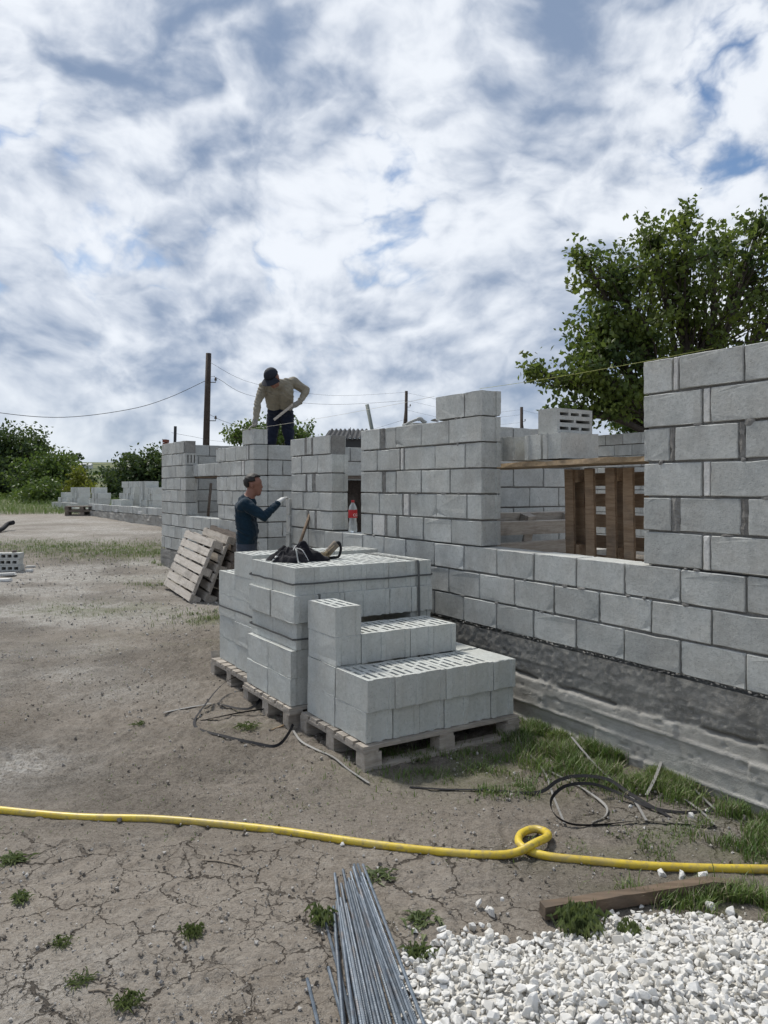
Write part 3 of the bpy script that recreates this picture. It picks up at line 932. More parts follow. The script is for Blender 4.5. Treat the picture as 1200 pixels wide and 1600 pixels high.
smears()
# a block laid on its side in the far jamb, slots to the opening
o = obj('block', block_mesh(.186, .188, .17, slots='one', mat='block'), None, front, (-12.195, .095, FZ + 7 * CH + .094), Matrix(((0, 0, 1), (0, -1, 0), (1, 0, 0))).to_euler())

xw = Wall('cross_wall', 'w', 9.2); xw.solid(.19, 1.12, 0, 8); xw.solid(2.05, 4.2, 0, 8); xw.solid(1.12, 2.05, 6, 8, 0, 0)
for lv in range(8):
    if lv < 6: xw.row(lv, seq(.195, 1.12, .2 if lv % 2 else .4)); xw.row(lv, seq(2.05, 4.2, .3 if lv % 2 else .1), bulk=True)
    else: xw.row(lv, seq(.195, 2.4, .2 if lv % 2 else .4)); xw.row(lv, seq(2.4, 4.2, .3 if lv % 2 else .1), bulk=True)
xw.finish()
dw = Wall('cross_wall', 'w', 5.83, FZ + .05); dw.solid(.19, 2.35, 0, 8)
for lv in range(8): dw.row(lv, seq(.195, 2.35, .19 if lv % 2 else .0))
dw.finish()
gw = Wall('gable_wall', 'w', 13.31); gw.solid(.19, 6.8, 0, 9)
for lv in range(9):
    gw.row(lv, seq(.195, 3.0, .2 if lv % 2 else .0), bulk=lv < 3); gw.row(lv, seq(3.0, 6.8, .2 if lv % 2 else .0), bulk=True)
gw.finish()
bw = Wall('back_wall', 's', 7.0); bw.solid(1.0, 13.5, 0, 9); bw.solid(6.5, 12.0, 9, 10)
for lv in range(10):
    o_ = .2 if lv % 2 else .0
    a, b = (1.0, 13.5) if lv < 9 else (6.5, 12.0)
    if lv >= 5:
        bw.row(lv, seq(a, 8.0, o_), bulk=True); bw.row(lv, seq(8.0, 11.2, o_)); bw.row(lv, seq(11.2, b, o_), bulk=True)
    else: bw.row(lv, seq(a, b, o_), bulk=True)
bw.finish()


def foundation():
    """board-marked strip footing under the front: a displaced sheet with a real top and back"""
    S = np.concatenate([np.arange(1.0, 5.5, .014), np.arange(5.5, 13.56, .05)])
    Z = np.arange(-.35, FZ - .012, .011)
    s, z = np.meshgrid(S, Z)
    d = (fbm(s * 1.2, z * 1.2, 4, 4, 5) - .5) * .005 + (fbm(s, z, 34, 3, 6) - .5) * .004
    upper_edge = 0.345 - .010 * (s - 3) + (fbm(s, z * 0 + 3, 1.1, 5, 9, .6) - .5) * .12
    up = sstep(z, upper_edge - .005, upper_edge + .005)
    d = d - up * .010 + up * ((fbm(s, z, 45, 3, 15) - .5) * .012 + (fbm(s, z, 9, 3, 16) - .5) * .005)
    fin = np.zeros_like(s); boards = (-.06, .045, .150, .245, .44)
    for k, zl in enumerate(boards):
        lz = zl + .003 * np.sin(s * .7 + k) + (fbm(s, s * 0 + k, 9, 3, 40 + k) - .5) * .005
        on = sstep(fbm(s, s * 0 + 9 * k, 1.9, 3, 50 + k), .34, .5) * (0.3 if k == 4 else 1)
        f = np.exp(-((z - lz) / .0075) ** 2) * on
        d = d + f * (.005 + .010 * fbm(s, s * 0 + k, 11, 2, 45 + k)) + sstep(z, lz - .003, lz + .003) * (.006, -.007, .004, -.005, .003)[k]
        fin = np.maximum(fin, f)
    # the ends of the shuttering boards
    d = d + .004 * np.sign(np.sin(s * 2.1 + np.floor((z + .06) / .1) * 2.2)) * (1 - up)
    crk = np.exp(-((z - upper_edge) / .010) ** 2) * sstep(fbm(s, z, 5, 4, 61), .46, .60)
    d = d - crk * .030
    pit = sstep(fbm(s, z, 30, 2, 71), .74, .82) * .008
    d = d - pit
    P = np.stack([-s.ravel(), (-.015 - d).ravel(), z.ravel()], 1)
    nx, nz = len(S), len(Z)
    i = np.arange((nz - 1) * (nx - 1)); r = i // (nx - 1); c = i % (nx - 1); a = r * nx + c
    F = np.stack([a + 1, a, a + nx, a + 1 + nx], 1)
    o = np_mesh('foundation', P, F, 'foundation', {'upper': ('POINT', up.ravel()), 'fin': ('POINT', np.clip(fin.ravel(), 0, 1) * .55), 'void': ('POINT', np.clip(crk.ravel(), 0, 1) * .7)}, smooth=True, parent=house)
    m = MB(); zc = (FZ - .004 - .35) / 2
    def fb(s0, s1, w0, w1): m.box((-(s0 + s1) / 2, (w0 + w1) / 2, zc), (s1 - s0, w1 - w0, FZ - .004 + .35))
    fb(.99, 13.56, .08, .3); fb(13.2, 13.57, .3, 7.3); fb(1.0, 13.2, 6.9, 7.3); fb(9.1, 9.5, .3, 6.9); fb(5.7, 6.1, .3, 2.5)
    m.build('footing', 'foundation', house)
    # crumbling bedding mortar along the top edge
    rr = random.Random(3); mm = MB()
    for k in range(420):
        s = 1.2 + 11.8 * (k / 420) ** 1.0 + rr.uniform(-.01, .01)
        q = rr.uniform(.003, .010)
        mm.box((-s, -.012 - rr.uniform(0, .012), FZ - .004 + rr.uniform(-.006, .008)), (q * rr.uniform(1, 3), q, q * .7), Matrix.Rotation(rr.uniform(-.6, .6), 3, 'Y') @ Matrix.Rotation(rr.uniform(-.6, .6), 3, 'Z'))
    o = mm.build('bedding_mortar', 'mortar', house); tag(o, kind='stuff')
    fl = MB(); fl.box((-7.2, 3.6, .24), (12.2, 6.6, .5)); fl.build('floor', 'soil', house)


foundation()
# board lintels over the openings
m = MB(); m.box((-11.35, .22, FZ + 6 * CH - .004), (1.75, .13, .03)); m.build('lintel', 'timber', house)
m = MB(); m.box((-9.29, 1.585, FZ + 6 * CH - .022), (.15, 1.15, .04)); m.build('lintel', 'pallet_dark', house)
for sc_ in (10.86, 11.26, 11.67, 12.0): obj('block', block_mesh(.39 if sc_ < 11.9 else .2, mat='block'), None, house, (-sc_, .215, FZ + 6 * CH + .012 + BH / 2), (0, 0, rnd.uniform(-.01, .01)))

# ================================================================== PALLETS AND BLOCK STACKS
ORD = ['first', 'second', 'third', 'fourth', 'fifth', 'sixth', 'seventh', 'eighth']
_pal = {}


def board_mesh(size, mat, var=0):
    key = (tuple(round(x, 3) for x in size), mat, var)
    if key in _pal: return _pal[key]
    r = random.Random(var * 7 + 1)
    lx, ly, lz = size
    ax = 0 if lx >= ly else 1
    n = 6; V = []; F = []
    for i in range(n):
        tt = i / (n - 1) - .5
        for a, b in ((-1, -1), (1, -1), (1, 1), (-1, 1)):
            j = Vector((r.uniform(-1, 1), r.uniform(-1, 1), r.uniform(-1, 1))) * .0018
            V.append(Vector((tt * lx, a * ly / 2, b * lz / 2)) + j if ax == 0 else Vector((-a * lx / 2, tt * ly, b * lz / 2)) + j)
    for i in range(n - 1):
        for k in range(4):
            a = i * 4 + k; b = i * 4 + (k + 1) % 4; F.append((a, b, b + 4, a + 4))
    e = (n - 1) * 4; F += [(3, 2, 1, 0), (e, e + 1, e + 2, e + 3)]
    m = MB(); m.add(V, F); me = m.mesh('board'); me.materials.append(M[mat])
    _pal[key] = me
    return me


def pallet(label, matrix, lx=1.2, ly=0.8, decks=7, mat='pallet_grey', bottom='x', group=None, name='wooden_pallet', seed=1, fill=.80, rails=(.06, .5, .94), rw=.1):
    """origin at one lower corner; deck boards run along x; height .144"""
    r = random.Random(seed)
    root = empty(name); root.matrix_world = matrix
    tag(root, label, 'pallet', group)
    def part(nm, c, s):
        obj(nm, board_mesh(s, mat, r.randrange(3)), None, root, Vector(c) + Vector((r.uniform(-.004, .004), r.uniform(-.004, .004), 0)), (0, 0, r.uniform(-.008, .008)))
    bw_ = ly / decks * fill
    for i in range(decks):
        part('deck_board', (lx / 2, (i + .5) * ly / decks if decks > 1 else ly / 2, .133), (lx, bw_, .022))
    for k in (.05, .5, .95):
        part('stringer_board', (.05 + (lx - .1) * (k - .05) / .9, ly / 2, .111), (.1, ly, .022))
        for q in (.06, .5, .94):
            part('pallet_foot', (.06 + (lx - .12) * (k - .05) / .9, .05 + (ly - .1) * (q - .06) / .88, .061), (.12, .095, .078))
    for q in rails:
        if bottom == 'x': part('bottom_board', (lx / 2, .05 + (ly - .1) * (q - .06) / .88, .011), (lx, .1, .022))
        else: part('bottom_board', (.05 + (lx - .1) * (q - .06) / .88, ly / 2, .011), (rw, ly, .022))
    return root


SA = R(32.0)
AX = Vector((math.cos(SA), math.sin(SA), 0)); BX = Vector((-math.sin(SA), math.cos(SA), 0))
O1 = Vector((-0.105, 4.514, 0))


def stack_pt(a, b, z): return O1 + AX * a + BX * b + Vector((0, 0, z))


def frame(origin, x, y):
    z = x.cross(y)
    m = Matrix((x, y, z)).transposed().to_4x4(); m.translation = origin
    return m


def stack_block(a, b, z, label, group, slots=False, top='slots', mat='block_stack', jr=None):
    """a,b = low corner of the block's footprint: .19 along a, .39 along b"""
    r = jr or rnd
    c = stack_pt(a + .095, b + .195, z + BH / 2)
    o = obj('concrete_block', block_mesh(.388, .188, BH, (1, 1), slots, r.randrange(6), mat), None, None, c,
            (0, 0, SA + math.pi / 2 + r.uniform(-.008, .008)))
    tag(o, label, 'block', group)
    return o


G1 = 'blocks on the low stepped pallet stack'; G2 = 'blocks on the strapped pallet stack'; G3 = 'blocks on the far pallet stack'
pallet('grey wooden pallet under the low stepped stack of blocks nearest the camera', frame(stack_pt(-.035, -.035, -.004), AX, BX), group='pallets under the block stacks', seed=3, ly=.84)
z0 = .142
BW = .1905
for k in range(6):
    j = lambda: rnd.uniform(-.006, .006)
    stack_block(k * BW, j(), z0, f'grey block in the low stack\'s bottom course, {ORD[k]} from its front left corner', G1)
    stack_block(k * BW, -.018 + j() * .6 - (.008 if k % 2 else 0), z0 + BH, f'slotted block on the front step of the low stack, {ORD[k]} from the left', G1, slots=k < 5)
    if k in (0, 5):
        stack_block(k * BW, .392, z0, f'grey block at the back of the low stack in its bottom course, {"left" if k == 0 else "right"} end', G1)
    if k in (0, 5):
        stack_block(k * BW, .385, z0 + BH, f'grey block at the back of the low stack in its second course, {"left" if k == 0 else "right"} end', G1)
for k in range(5):
    stack_block(k * BW + .004, .385 + (0.0 if k == 0 else rnd.uniform(.0, .014)), z0 + 2 * BH, f'slotted block of the raised back step on the low stack, {ORD[k]} from the left', G1, slots=k > 0)
stack_block(.004, .388, z0 + 3 * BH, 'single slotted block standing highest on the left corner of the low stack', G1, slots=True)

# strapped stack behind it
A2, B2 = -.045, .885
gz2 = float(gz(*stack_pt(A2, B2, 0).xy))
pallet('grey wooden pallet under the strapped stack of blocks', frame(stack_pt(A2 - .05, B2 - .03, gz2 - .006), AX, BX), group='pallets under the block stacks', seed=5, ly=.84)
z2 = gz2 + .142
OFF = {0: -.030, 1: -.026, 2: .012, 3: -.012, 4: .008}
for lv in range(5):
    for k in range(6):
        for row in range(2):
            if row == 1 and k > 0 and lv < 4 and k != 5: continue
            if row == 0 and k > 0 and lv < 1: continue
            if lv < 3 and 0 < k < 5: continue
            d = OFF[lv] if k == 0 else .006
            fb = (0, 0, .004, -.016, .006)[lv] if row == 0 else 0
            side = 'front row' if row == 0 else 'back row'
            stack_block(A2 + k * BW + d + rnd.uniform(-.002, .002), B2 + row * .393 + fb + rnd.uniform(-.004, .004), z2 + lv * BH,
                        f'grey block of the strapped stack, {ORD[lv]} course from below, {side}, {ORD[k]} from the left', G2, slots=(lv == 4))
# far stack
A3, B3 = -.005, 1.715
gz3 = float(gz(*stack_pt(A3, B3 + .4, 0).xy))
pallet('grey wooden pallet under the far stack of blocks', frame(stack_pt(A3 - .05, B3 - .03, gz3 - .006), AX, BX), group='pallets under the block stacks', seed=8, ly=.86)
z3 = gz3 + .142
for lv in range(5):
    for k in range(6):
        for row in range(2):
            if row == 1 and lv == 4: continue
            if lv < 3 and 0 < k < 5: continue
            if row == 0 and lv == 3 and 0 < k < 5: continue
            side = 'near row' if row == 0 else 'far row'
            stack_block(A3 + k * BW + rnd.uniform(-.003, .003) + (.012 if row == 1 else 0), B3 + row * .396 + rnd.uniform(-.004, .004), z3 + lv * BH,
                        f'grey block of the far stack, {ORD[lv]} course from below, {side}, {ORD[k]} from the left', G3, slots=(lv == 4 or (lv == 3 and row == 1)))
# pale board stood against the end of the far stack
m = MB(); m.box((0, 0, .09), (.5, .02, .2)); m.build('wooden_board', 'pallet_pale', None, stack_pt(.215, B3 + .835, gz3), (R(-12), 0, SA))
tag(bpy.context.scene.objects['wooden_board'], 'pale board stood on edge at the far end of the far block stack', 'board')


def band(name, a0, a1, b0, b1, z, label, w=.013, mat='strap_grey'):
    e = .0075
    P = [stack_pt(a0 - e, b0 - e, z), stack_pt(a1 + e, b0 - e, z), stack_pt(a1 + e, b1 + e, z), stack_pt(a0 - e, b1 + e, z)]
    pts = []; nn = []
    outs = [(-BX), AX, BX, (-AX)]
    for i in range(4):
        p, q = P[i], P[(i + 1) % 4]
        for k in range(9):
            t_ = .02 + .96 * k / 8
            pts.append(p.lerp(q, t_) + Vector((0, 0, rnd.uniform(-.003, .003)))); nn.append(outs[i])
    pts.append(pts[0]); nn.append(nn[0])
    m = MB(); m.ribbon(pts, w, .0014, normals=nn)
    tag(m.build(name, mat), label, 'strap', 'straps round the block stacks')


band('strapping_band', A2 - .004, A2 + 6 * BW + .012, B2 - .002, B2 + .785, z2 + 4.42 * BH, 'dark strap running round the top course of the strapped block stack')
band('strapping_band', A2 - .002, A2 + 6 * BW + .012, B2 - .002, B2 + .785, z2 + 2.42 * BH, 'dark strap running round the third course of the strapped block stack')
band('strapping_band', A3 - .002, A3 + 6 * BW + .008, B3 - .002, B3 + .792, z3 + 2.45 * BH, 'dark strap running round the third course of the far block stack')
m = MB(); aa = A2 + 5.35 * BW
pts = [stack_pt(aa, B2 - .02, z2 + .1), stack_pt(aa, B2 - .022, z2 + .6), stack_pt(aa, B2 - .014, z2 + .92), stack_pt(aa, B2 + .0, z2 + 5 * BH + .006), stack_pt(aa, B2 + .4, z2 + 5 * BH + .007), stack_pt(aa, B2 + .78, z2 + 5 * BH + .006)]
m.ribbon(pts, .02, .0014, normals=[-BX, -BX, -BX, (-BX + Vector((0, 0, 1))), Vector((0, 0, 1)), Vector((0, 0, 1))])
tag(m.build('strapping_band', 'strap_grey'), 'upright dark strap near the right end of the strapped block stack', 'strap', 'straps round the block stacks')

# ---- pallets leaning on the house wall
BR = Vector((-2.52, 9.9, .17)); bdir = Vector((-.50, .863, .055)).normalized()
def lean(label, br, tilt, lx, ly, mat, seed, dz=0, yaw=0.0, roll=0.0):
    bd = Matrix.Rotation(yaw, 3, 'Z') @ bdir
    hor = Vector((bd.y, -bd.x, 0)).normalized()          # towards the wall
    up = (hor * math.sin(tilt) + Vector((0, 0, 1)) * math.cos(tilt)); up = (up - bd * up.dot(bd)).normalized()
    x = -bd; y = up; z = x.cross(y)                       # deck boards along x, deck (z) faces out
    return pallet(label, frame(br + bd * lx - z * .144, x, y), lx, ly, 7, mat, seed=seed, group='pallets leaning on the house wall')
lean('pale weathered pallet leaning outermost on the house wall, its slats facing out', BR, R(22), 1.30, .86, 'pallet_pale', 21)
lean('grey pallet leaning second, right behind the pale outermost one', BR + Vector((.20, .02, .0)), R(20), 1.2, .90, 'pallet_grey', 22, yaw=R(-2))
lean('dark pallet leaning innermost, closest to the house wall', BR + Vector((.40, .0, .0)), R(17), 1.2, .92, 'pallet_dark', 23, yaw=R(1))

# ---- inside the window: upright pallet, scaffold plank, blocks on it
def hframe(s, w, z, x, y):
    """x, y given in house (s, w, z) components"""
    def v(c): return Vector((-ST * c[0] + CT * c[1], CT * c[0] + ST * c[1], c[2]))
    return frame(hw(s, w, z), v(x), v(y))
pallet('brown pallet standing upright inside the large window opening', hframe(3.40, .60, .55, (1, 0, 0), (0, -.03, 1)), .90, 1.24, 8, 'pallet_brown', 'y', seed=31, fill=.62, rails=(.06, .32, .5, .72, .94), rw=.085)
pallet('grey pallet leaning low against the inner block wall behind the window', hframe(5.74, .62, .62, (0, 1, 0), (-.30, 0, .95)), 1.2, .84, 4, 'pallet_grey', 'x', seed=33, fill=.62)
m = MB(); V = []; F = []
for i in range(15):
    s = 5.15 - 2.15 * i / 14
    for w, z in ((.30 + rnd.uniform(-.012, .012), -.018), (.72, -.018), (.72, .018), (.30 + rnd.uniform(-.01, .01), .018 + rnd.uniform(-.005, .005))):
        V.append(hw(s, w, 1.822 + .020 * (i / 14) + z))
for i in range(14):
    for k in range(4):
        a = i * 4 + k; b = i * 4 + (k + 1) % 4; F.append((b, a, a + 4, b + 4))
F += [(0, 1, 2, 3), (59, 58, 57, 56)]
m.add(V, F); tag(m.build('scaffold_plank', 'timber_raw'), 'rough barked plank lying across the top of the upright pallet in the window', 'plank')
def hblock(s, w, z, label, rot, slots=False, g=(1, 1)):
    o = obj('concrete_block', block_mesh(.388, .188, BH, g, slots, 1, 'block'), None, None, hw(s, w, z), rot)
    tag(o, label, 'block', 'blocks set out on the scaffold plank')
PZ = 1.862
hblock(4.69, .50, PZ + BH / 2, 'leftmost of the grooved blocks standing on the window plank', (0, 0, HROT + R(90) + .08))
hblock(4.36, .50, PZ + BH / 2, 'middle one of the three grooved blocks standing on the window plank', (0, 0, HROT + R(90) - .04))
hblock(4.155, .49, PZ + BH / 2, 'rightmost of the grooved blocks standing on the window plank', (0, 0, HROT + R(90) + .02))
o = hblock(4.27, .55, PZ + BH + .095, 'block laid on its side on top of the plank blocks, its open slots showing', (R(90), 0, HROT + R(90) + .06), True, (0, 0))
# boards added to darken the inner doorway; the room beyond is sky-lit
root = empty('darkening_boards', hw(9.32, 1.585, FZ), (0, 0, HROT)); tag(root, 'dark upright boards added to darken the inner doorway behind the bottle', 'boarding', kind='thing')
for k in range(6): obj('board', board_mesh((.03, .145, 1.14), 'darkening_wood', k % 3), None, root, (rnd.uniform(-.008, .008), -.385 + k * .152, .57))
# dark leaning prop in the far window
m = MB(); m.tube([hw(11.98, .32, FZ + .5), hw(11.75, .30, FZ + 6 * CH - .1)], .022, 6); tag(m.build('wooden_prop', 'pallet_dark'), 'dark wooden prop leaning in the far window opening', 'prop')
m = MB(); m.box((0, 0, .30), (.05, .05, .62)); m.build('wooden_post', 'timber', None, hw(10.74, .26, FZ + 3 * CH - .01), (0, 0, HROT)); tag(SC.objects['wooden_post'], 'short upright timber post at the right jamb of the far window', 'post')

# ================================================================== HOSE, STRAPS, RODS, GRAVEL
HR = .0185
def hose_pt(px, py, lift=0): 
    p = gp(px, py + 3); p.z += HR * .62 + lift; return p
pts = [hose_pt(-260, 1235), hose_pt(-120, 1252), hose_pt(0, 1266), hose_pt(120, 1277), hose_pt(240, 1280), hose_pt(340, 1288), hose_pt(440, 1299), hose_pt(540, 1314), hose_pt(640, 1327), hose_pt(740, 1336),
       hose_pt(800, 1336, .004), hose_pt(836, 1330, .034), hose_pt(856, 1315, .022), hose_pt(850, 1302, .008), hose_pt(832, 1297, .002), hose_pt(814, 1304), hose_pt(811, 1318), hose_pt(828, 1331), hose_pt(862, 1340), hose_pt(920, 1346), hose_pt(1010, 1354), hose_pt(1110, 1358), hose_pt(1220, 1360), hose_pt(1340, 1366), Vector((2.1, 2.9, .012)), Vector((2.3, 2.2, .012)), Vector((2.35, 1.0, .012)), Vector((2.5, -1.5, .012))]
m = MB(); m.tube(catmull(pts, 10), HR, 14)
tag(m.build('garden_hose', 'hose'), 'yellow garden hose lying across the dirt with one loop', 'hose')


def strap(pp, label, w=.019, mat='strap_black', tilt=None, k=7):
    """pp: (px, py, lift[, turn]) along the band; turn 0 = lying flat, 1 = on edge"""
    P = []; T = []
    for q in pp:
        v = gp(q[0], q[1] + q[2] * 0, 0); P.append(v + Vector((0, 0, .006 + q[2]))); T.append(q[3] if len(q) > 3 else 0)
    C = catmull(P, k); nn = []
    for i, c in enumerate(C):
        u = i / (len(C) - 1) * (len(P) - 1); a = int(min(u, len(P) - 2)); f = u - a
        tv = T[a] * (1 - f) + T[a + 1] * f
        tn = (C[min(i + 1, len(C) - 1)] - C[max(i - 1, 0)]).normalized()
        sd = tn.cross(Vector((0, 0, 1))).normalized()
        nn.append((Vector((0, 0, 1)) * math.cos(tv * 1.5) + sd * math.sin(tv * 1.5)))
    m = MB(); m.ribbon(C, w, .0018, normals=nn)
    return tag(m.build('strapping_band', mat), label, 'strap', 'cut straps on the ground')


strap([(478, 1084, .01), (425, 1072, .10, .3), (360, 1080, .09, .4), (318, 1112, .03, .3), (305, 1136, .0, .2), (352, 1152, .0, .4), (400, 1163, .0, .6), (432, 1169, .01, .7), (452, 1150, .02, .6), (466, 1118, .03, .5)], 'black strap in a stiff open loop on the dirt left of the low stack')
strap([(466, 1116, .02, .6), (420, 1113, .02, .5), (370, 1118, .01, .5), (318, 1126, .0, .2), (300, 1124, .0, .1)], 'black strap lying straight out to the left from the strapped stack pallet')
strap([(340, 1101, .004), (372, 1109, .004, .3), (395, 1108, .01, .4), (412, 1094, .05, .5), (410, 1078, .09, .4), (396, 1070, .10, .3)], 'short curled black strap end beside the strapped stack pallet')
strap([(256, 1115, .002), (290, 1108, .003), (330, 1101, .003)], 'pale straight strap on the dirt left of the strapped stack', .020, 'strap_pale')
strap([(458, 1145, .01), (470, 1160, .004, .2), (492, 1172, .002, .2), (520, 1185, .004), (545, 1205, .004), (577, 1228, .01)], 'pale twisted strap running along the front of the low stack pallet', .014, 'strap_pale')
strap([(640, 1232, .002), (700, 1236, .003), (760, 1237, .004), (838, 1242, .006, .4), (872, 1230, .03, .5), (905, 1228, .05, .5), (950, 1234, .05, .5), (985, 1248, .02, .4), (1048, 1280, .002)], 'long dark strap rising in a low arch between pallet and foundation')
strap([(1118, 1294, .002, .2), (1060, 1290, .004, .3), (1000, 1286, .004, .3), (945, 1291, .004, .5), (895, 1293, .01, .6), (866, 1283, .03, .7), (862, 1268, .06, .7), (885, 1247, .06, .6), (925, 1241, .05, .5), (965, 1246, .02, .4), (1010, 1264, .01, .3), (1060, 1272, .004, .3), (1115, 1270, .004, .2)], 'dark strap coiled in a wide loop on the dirt by the foundation', .017)
strap([(800, 1134, .03), (815, 1165, .006), (850, 1208, .004), (865, 1248, .004), (882, 1290, .004)], 'grey strap running down from the right end of the low stack pallet', .012, 'strap_pale')
strap([(856, 1206, .004), (885, 1222, .008), (912, 1237, .01), (945, 1262, .01, .4), (946, 1278, .006, .4), (925, 1288, .004, .3)], 'pale short strap crossing under the looped dark one', .012, 'strap_pale')
strap([(893, 1178, .10), (915, 1195, .06), (945, 1216, .02), (985, 1248, .01), (1010, 1285, .004)], 'grey strap coming out of the grass at the foundation', .014, 'strap_pale')
strap([(1040, 1198, .10), (1025, 1228, .05), (1010, 1250, .02)], 'short grey strap standing up out of the tall grass', .016, 'strap_pale')
strap([(1060, 1218, .05), (1090, 1245, .02), (1118, 1268, .004)], 'pale strap lying against the foot of the foundation', .014, 'strap_pale')
strap([(900, 1226, .02, .5), (950, 1222, .01, .5), (978, 1224, .01, .5)], 'short dark strap in the grass above the looped one', .012)
strap([(1070, 1253, .01), (1100, 1275, .006), (1116, 1292, .004)], 'short pale strap end beside the white stones at the foundation', .014, 'strap_pale')

# ---- reinforcing rods
def rod_mesh(ln=4.2):
    pts = []; rs = []; y = 0; k = 0
    while y < 1.5:
        pts.append((0, -y, 0)); rs.append(.0066 if k % 2 else .0053); y += .0055; k += 1
    pts.append((0, -ln, 0)); rs.append(.006)
    m = MB(); m.tube(pts, rs, 7, smooth=False)
    me = m.mesh('steel_rod'); me.materials.append(M['rebar']); return me
RODM = rod_mesh()
rr = random.Random(4)
def rod(tip, end, label, lift):
    a = gp(*tip); b = gp(*end)
    d = (b - a); d.z = 0
    ang = math.atan2(d.x, -d.y)
    z = max(a.z, b.z) + .008 + lift
    o = obj('steel_rod', RODM, None, None, (a.x, a.y, z), (rr.uniform(-.003, .004), rr.uniform(0, 3), ang))
    o.rotation_mode = 'ZXY' if False else 'XYZ'
    tag(o, label, 'rod', 'steel reinforcing rods')
    return o
tips = [(559, 1354), (553, 1358), (567, 1362), (548, 1366), (523, 1372), (536, 1370), (545, 1376), (533, 1388), (540, 1394), (526, 1412), (521, 1424), (532, 1415), (552, 1380), (561, 1384), (556, 1400), (547, 1408), (541, 1420), (535, 1430), (530, 1445), (566, 1372), (562, 1410), (550, 1440), (544, 1460), (524, 1470), (558, 1368), (564, 1378), (552, 1366), (557, 1376), (549, 1384), (543, 1390), (537, 1402), (531, 1424), (565, 1392), (560, 1420)]
bund = 'long ribbed steel rod in the bundle beside the white gravel'
for i, tp in enumerate(tips):
    f = (tp[0] - 521) / 46.0
    # the rods fan out a little towards the camera
    ex = 552 + f * 104 + rr.uniform(-3, 3) - (tp[1] - 1354) * .22
    rod(tp, (ex, 1598), bund, (i % 3) * .0105)
for tp, en, lb in (((508, 1442), (552, 1600), 'ribbed steel rod splayed out on the left edge of the rod bundle'), ((513, 1515), (536, 1600), 'short-reaching steel rod left of the bundle, the second lowest tip'),
                   ((526, 1502), (548, 1600), 'steel rod with its tip halfway down the left side of the bundle')): rod(tp, en, lb, 0)
rod((480, 1533), (496, 1600), 'single steel rod lying apart on the left of the bundle', 0)

# ---- white crushed stone
def stone_variants(n, seed):
    """angular crushed stone: hulls of a few random points"""
    r = random.Random(seed); out = []
    for k in range(n):
        bm = bmesh.new(); ax = [r.uniform(.65, 1.2) for _ in range(3)]
        for q in range(r.randrange(11, 17)):
            v = Vector((r.gauss(0, 1), r.gauss(0, 1), r.gauss(0, 1))).normalized() * r.uniform(.82, 1.05)
            bm.verts.new((v.x * ax[0], v.y * ax[1], v.z * ax[2]))
        res = bmesh.ops.convex_hull(bm, input=bm.verts[:])
        bmesh.ops.delete(bm, geom=[v for v in bm.verts if not v.link_faces], context='VERTS')
        bmesh.ops.bevel(bm, geom=bm.edges[:], offset=.07, segments=1, affect='EDGES', clamp_overlap=True)
        bmesh.ops.triangulate(bm, faces=bm.faces[:]); bm.normal_update(); bm.verts.index_update()
        out.append((np.array([v.co[:] for v in bm.verts]), np.array([[v.index for v in f.verts] for f in bm.faces]))); bm.free()
    return out
SV = stone_variants(22, 3)
PILE = [gp(*q).xy for q in ((628, 1496), (650, 1512), (690, 1476), (700, 1464), (735, 1468), (770, 1472), (800, 1480), (832, 1476), (860, 1470), (900, 1462), (930, 1448), (985, 1440), (1060, 1434), (1120, 1440), (1200, 1452), (1330, 1470))]
PILE += [Vector((2.3, 2.2)), Vector((2.2, 1.5)), Vector((.5, 1.5)), Vector((.12, 2.2)), Vector((.06, 2.5))]
PP = np.array([p[:] for p in PILE])
def pile_depth(x, y):
    """signed distance to the outline of the heap, inside positive"""
    ins = np.zeros(x.shape, bool); dist = np.full(x.shape, 9.0)
    n = len(PP)
    for i in range(n):
        a, b = PP[i], PP[(i + 1) % n]
        cond = ((a[1] > y) != (b[1] > y)) & (x < (b[0] - a[0]) * (y - a[1]) / (b[1] - a[1] + 1e-12) + a[0])
        ins ^= cond
        ab = b - a; t_ = np.clip(((x - a[0]) * ab[0] + (y - a[1]) * ab[1]) / (ab @ ab), 0, 1)
        dist = np.minimum(dist, np.hypot(x - a[0] - t_ * ab[0], y - a[1] - t_ * ab[1]))
    return np.where(ins, dist, -dist)
def pile_h(x, y):
    d = pile_depth(x, y)
    return .10 * sstep(d, -.03, .55) + (fbm(x, y, 4, 3, 7) - .5) * .05 * sstep(d, .0, .3)
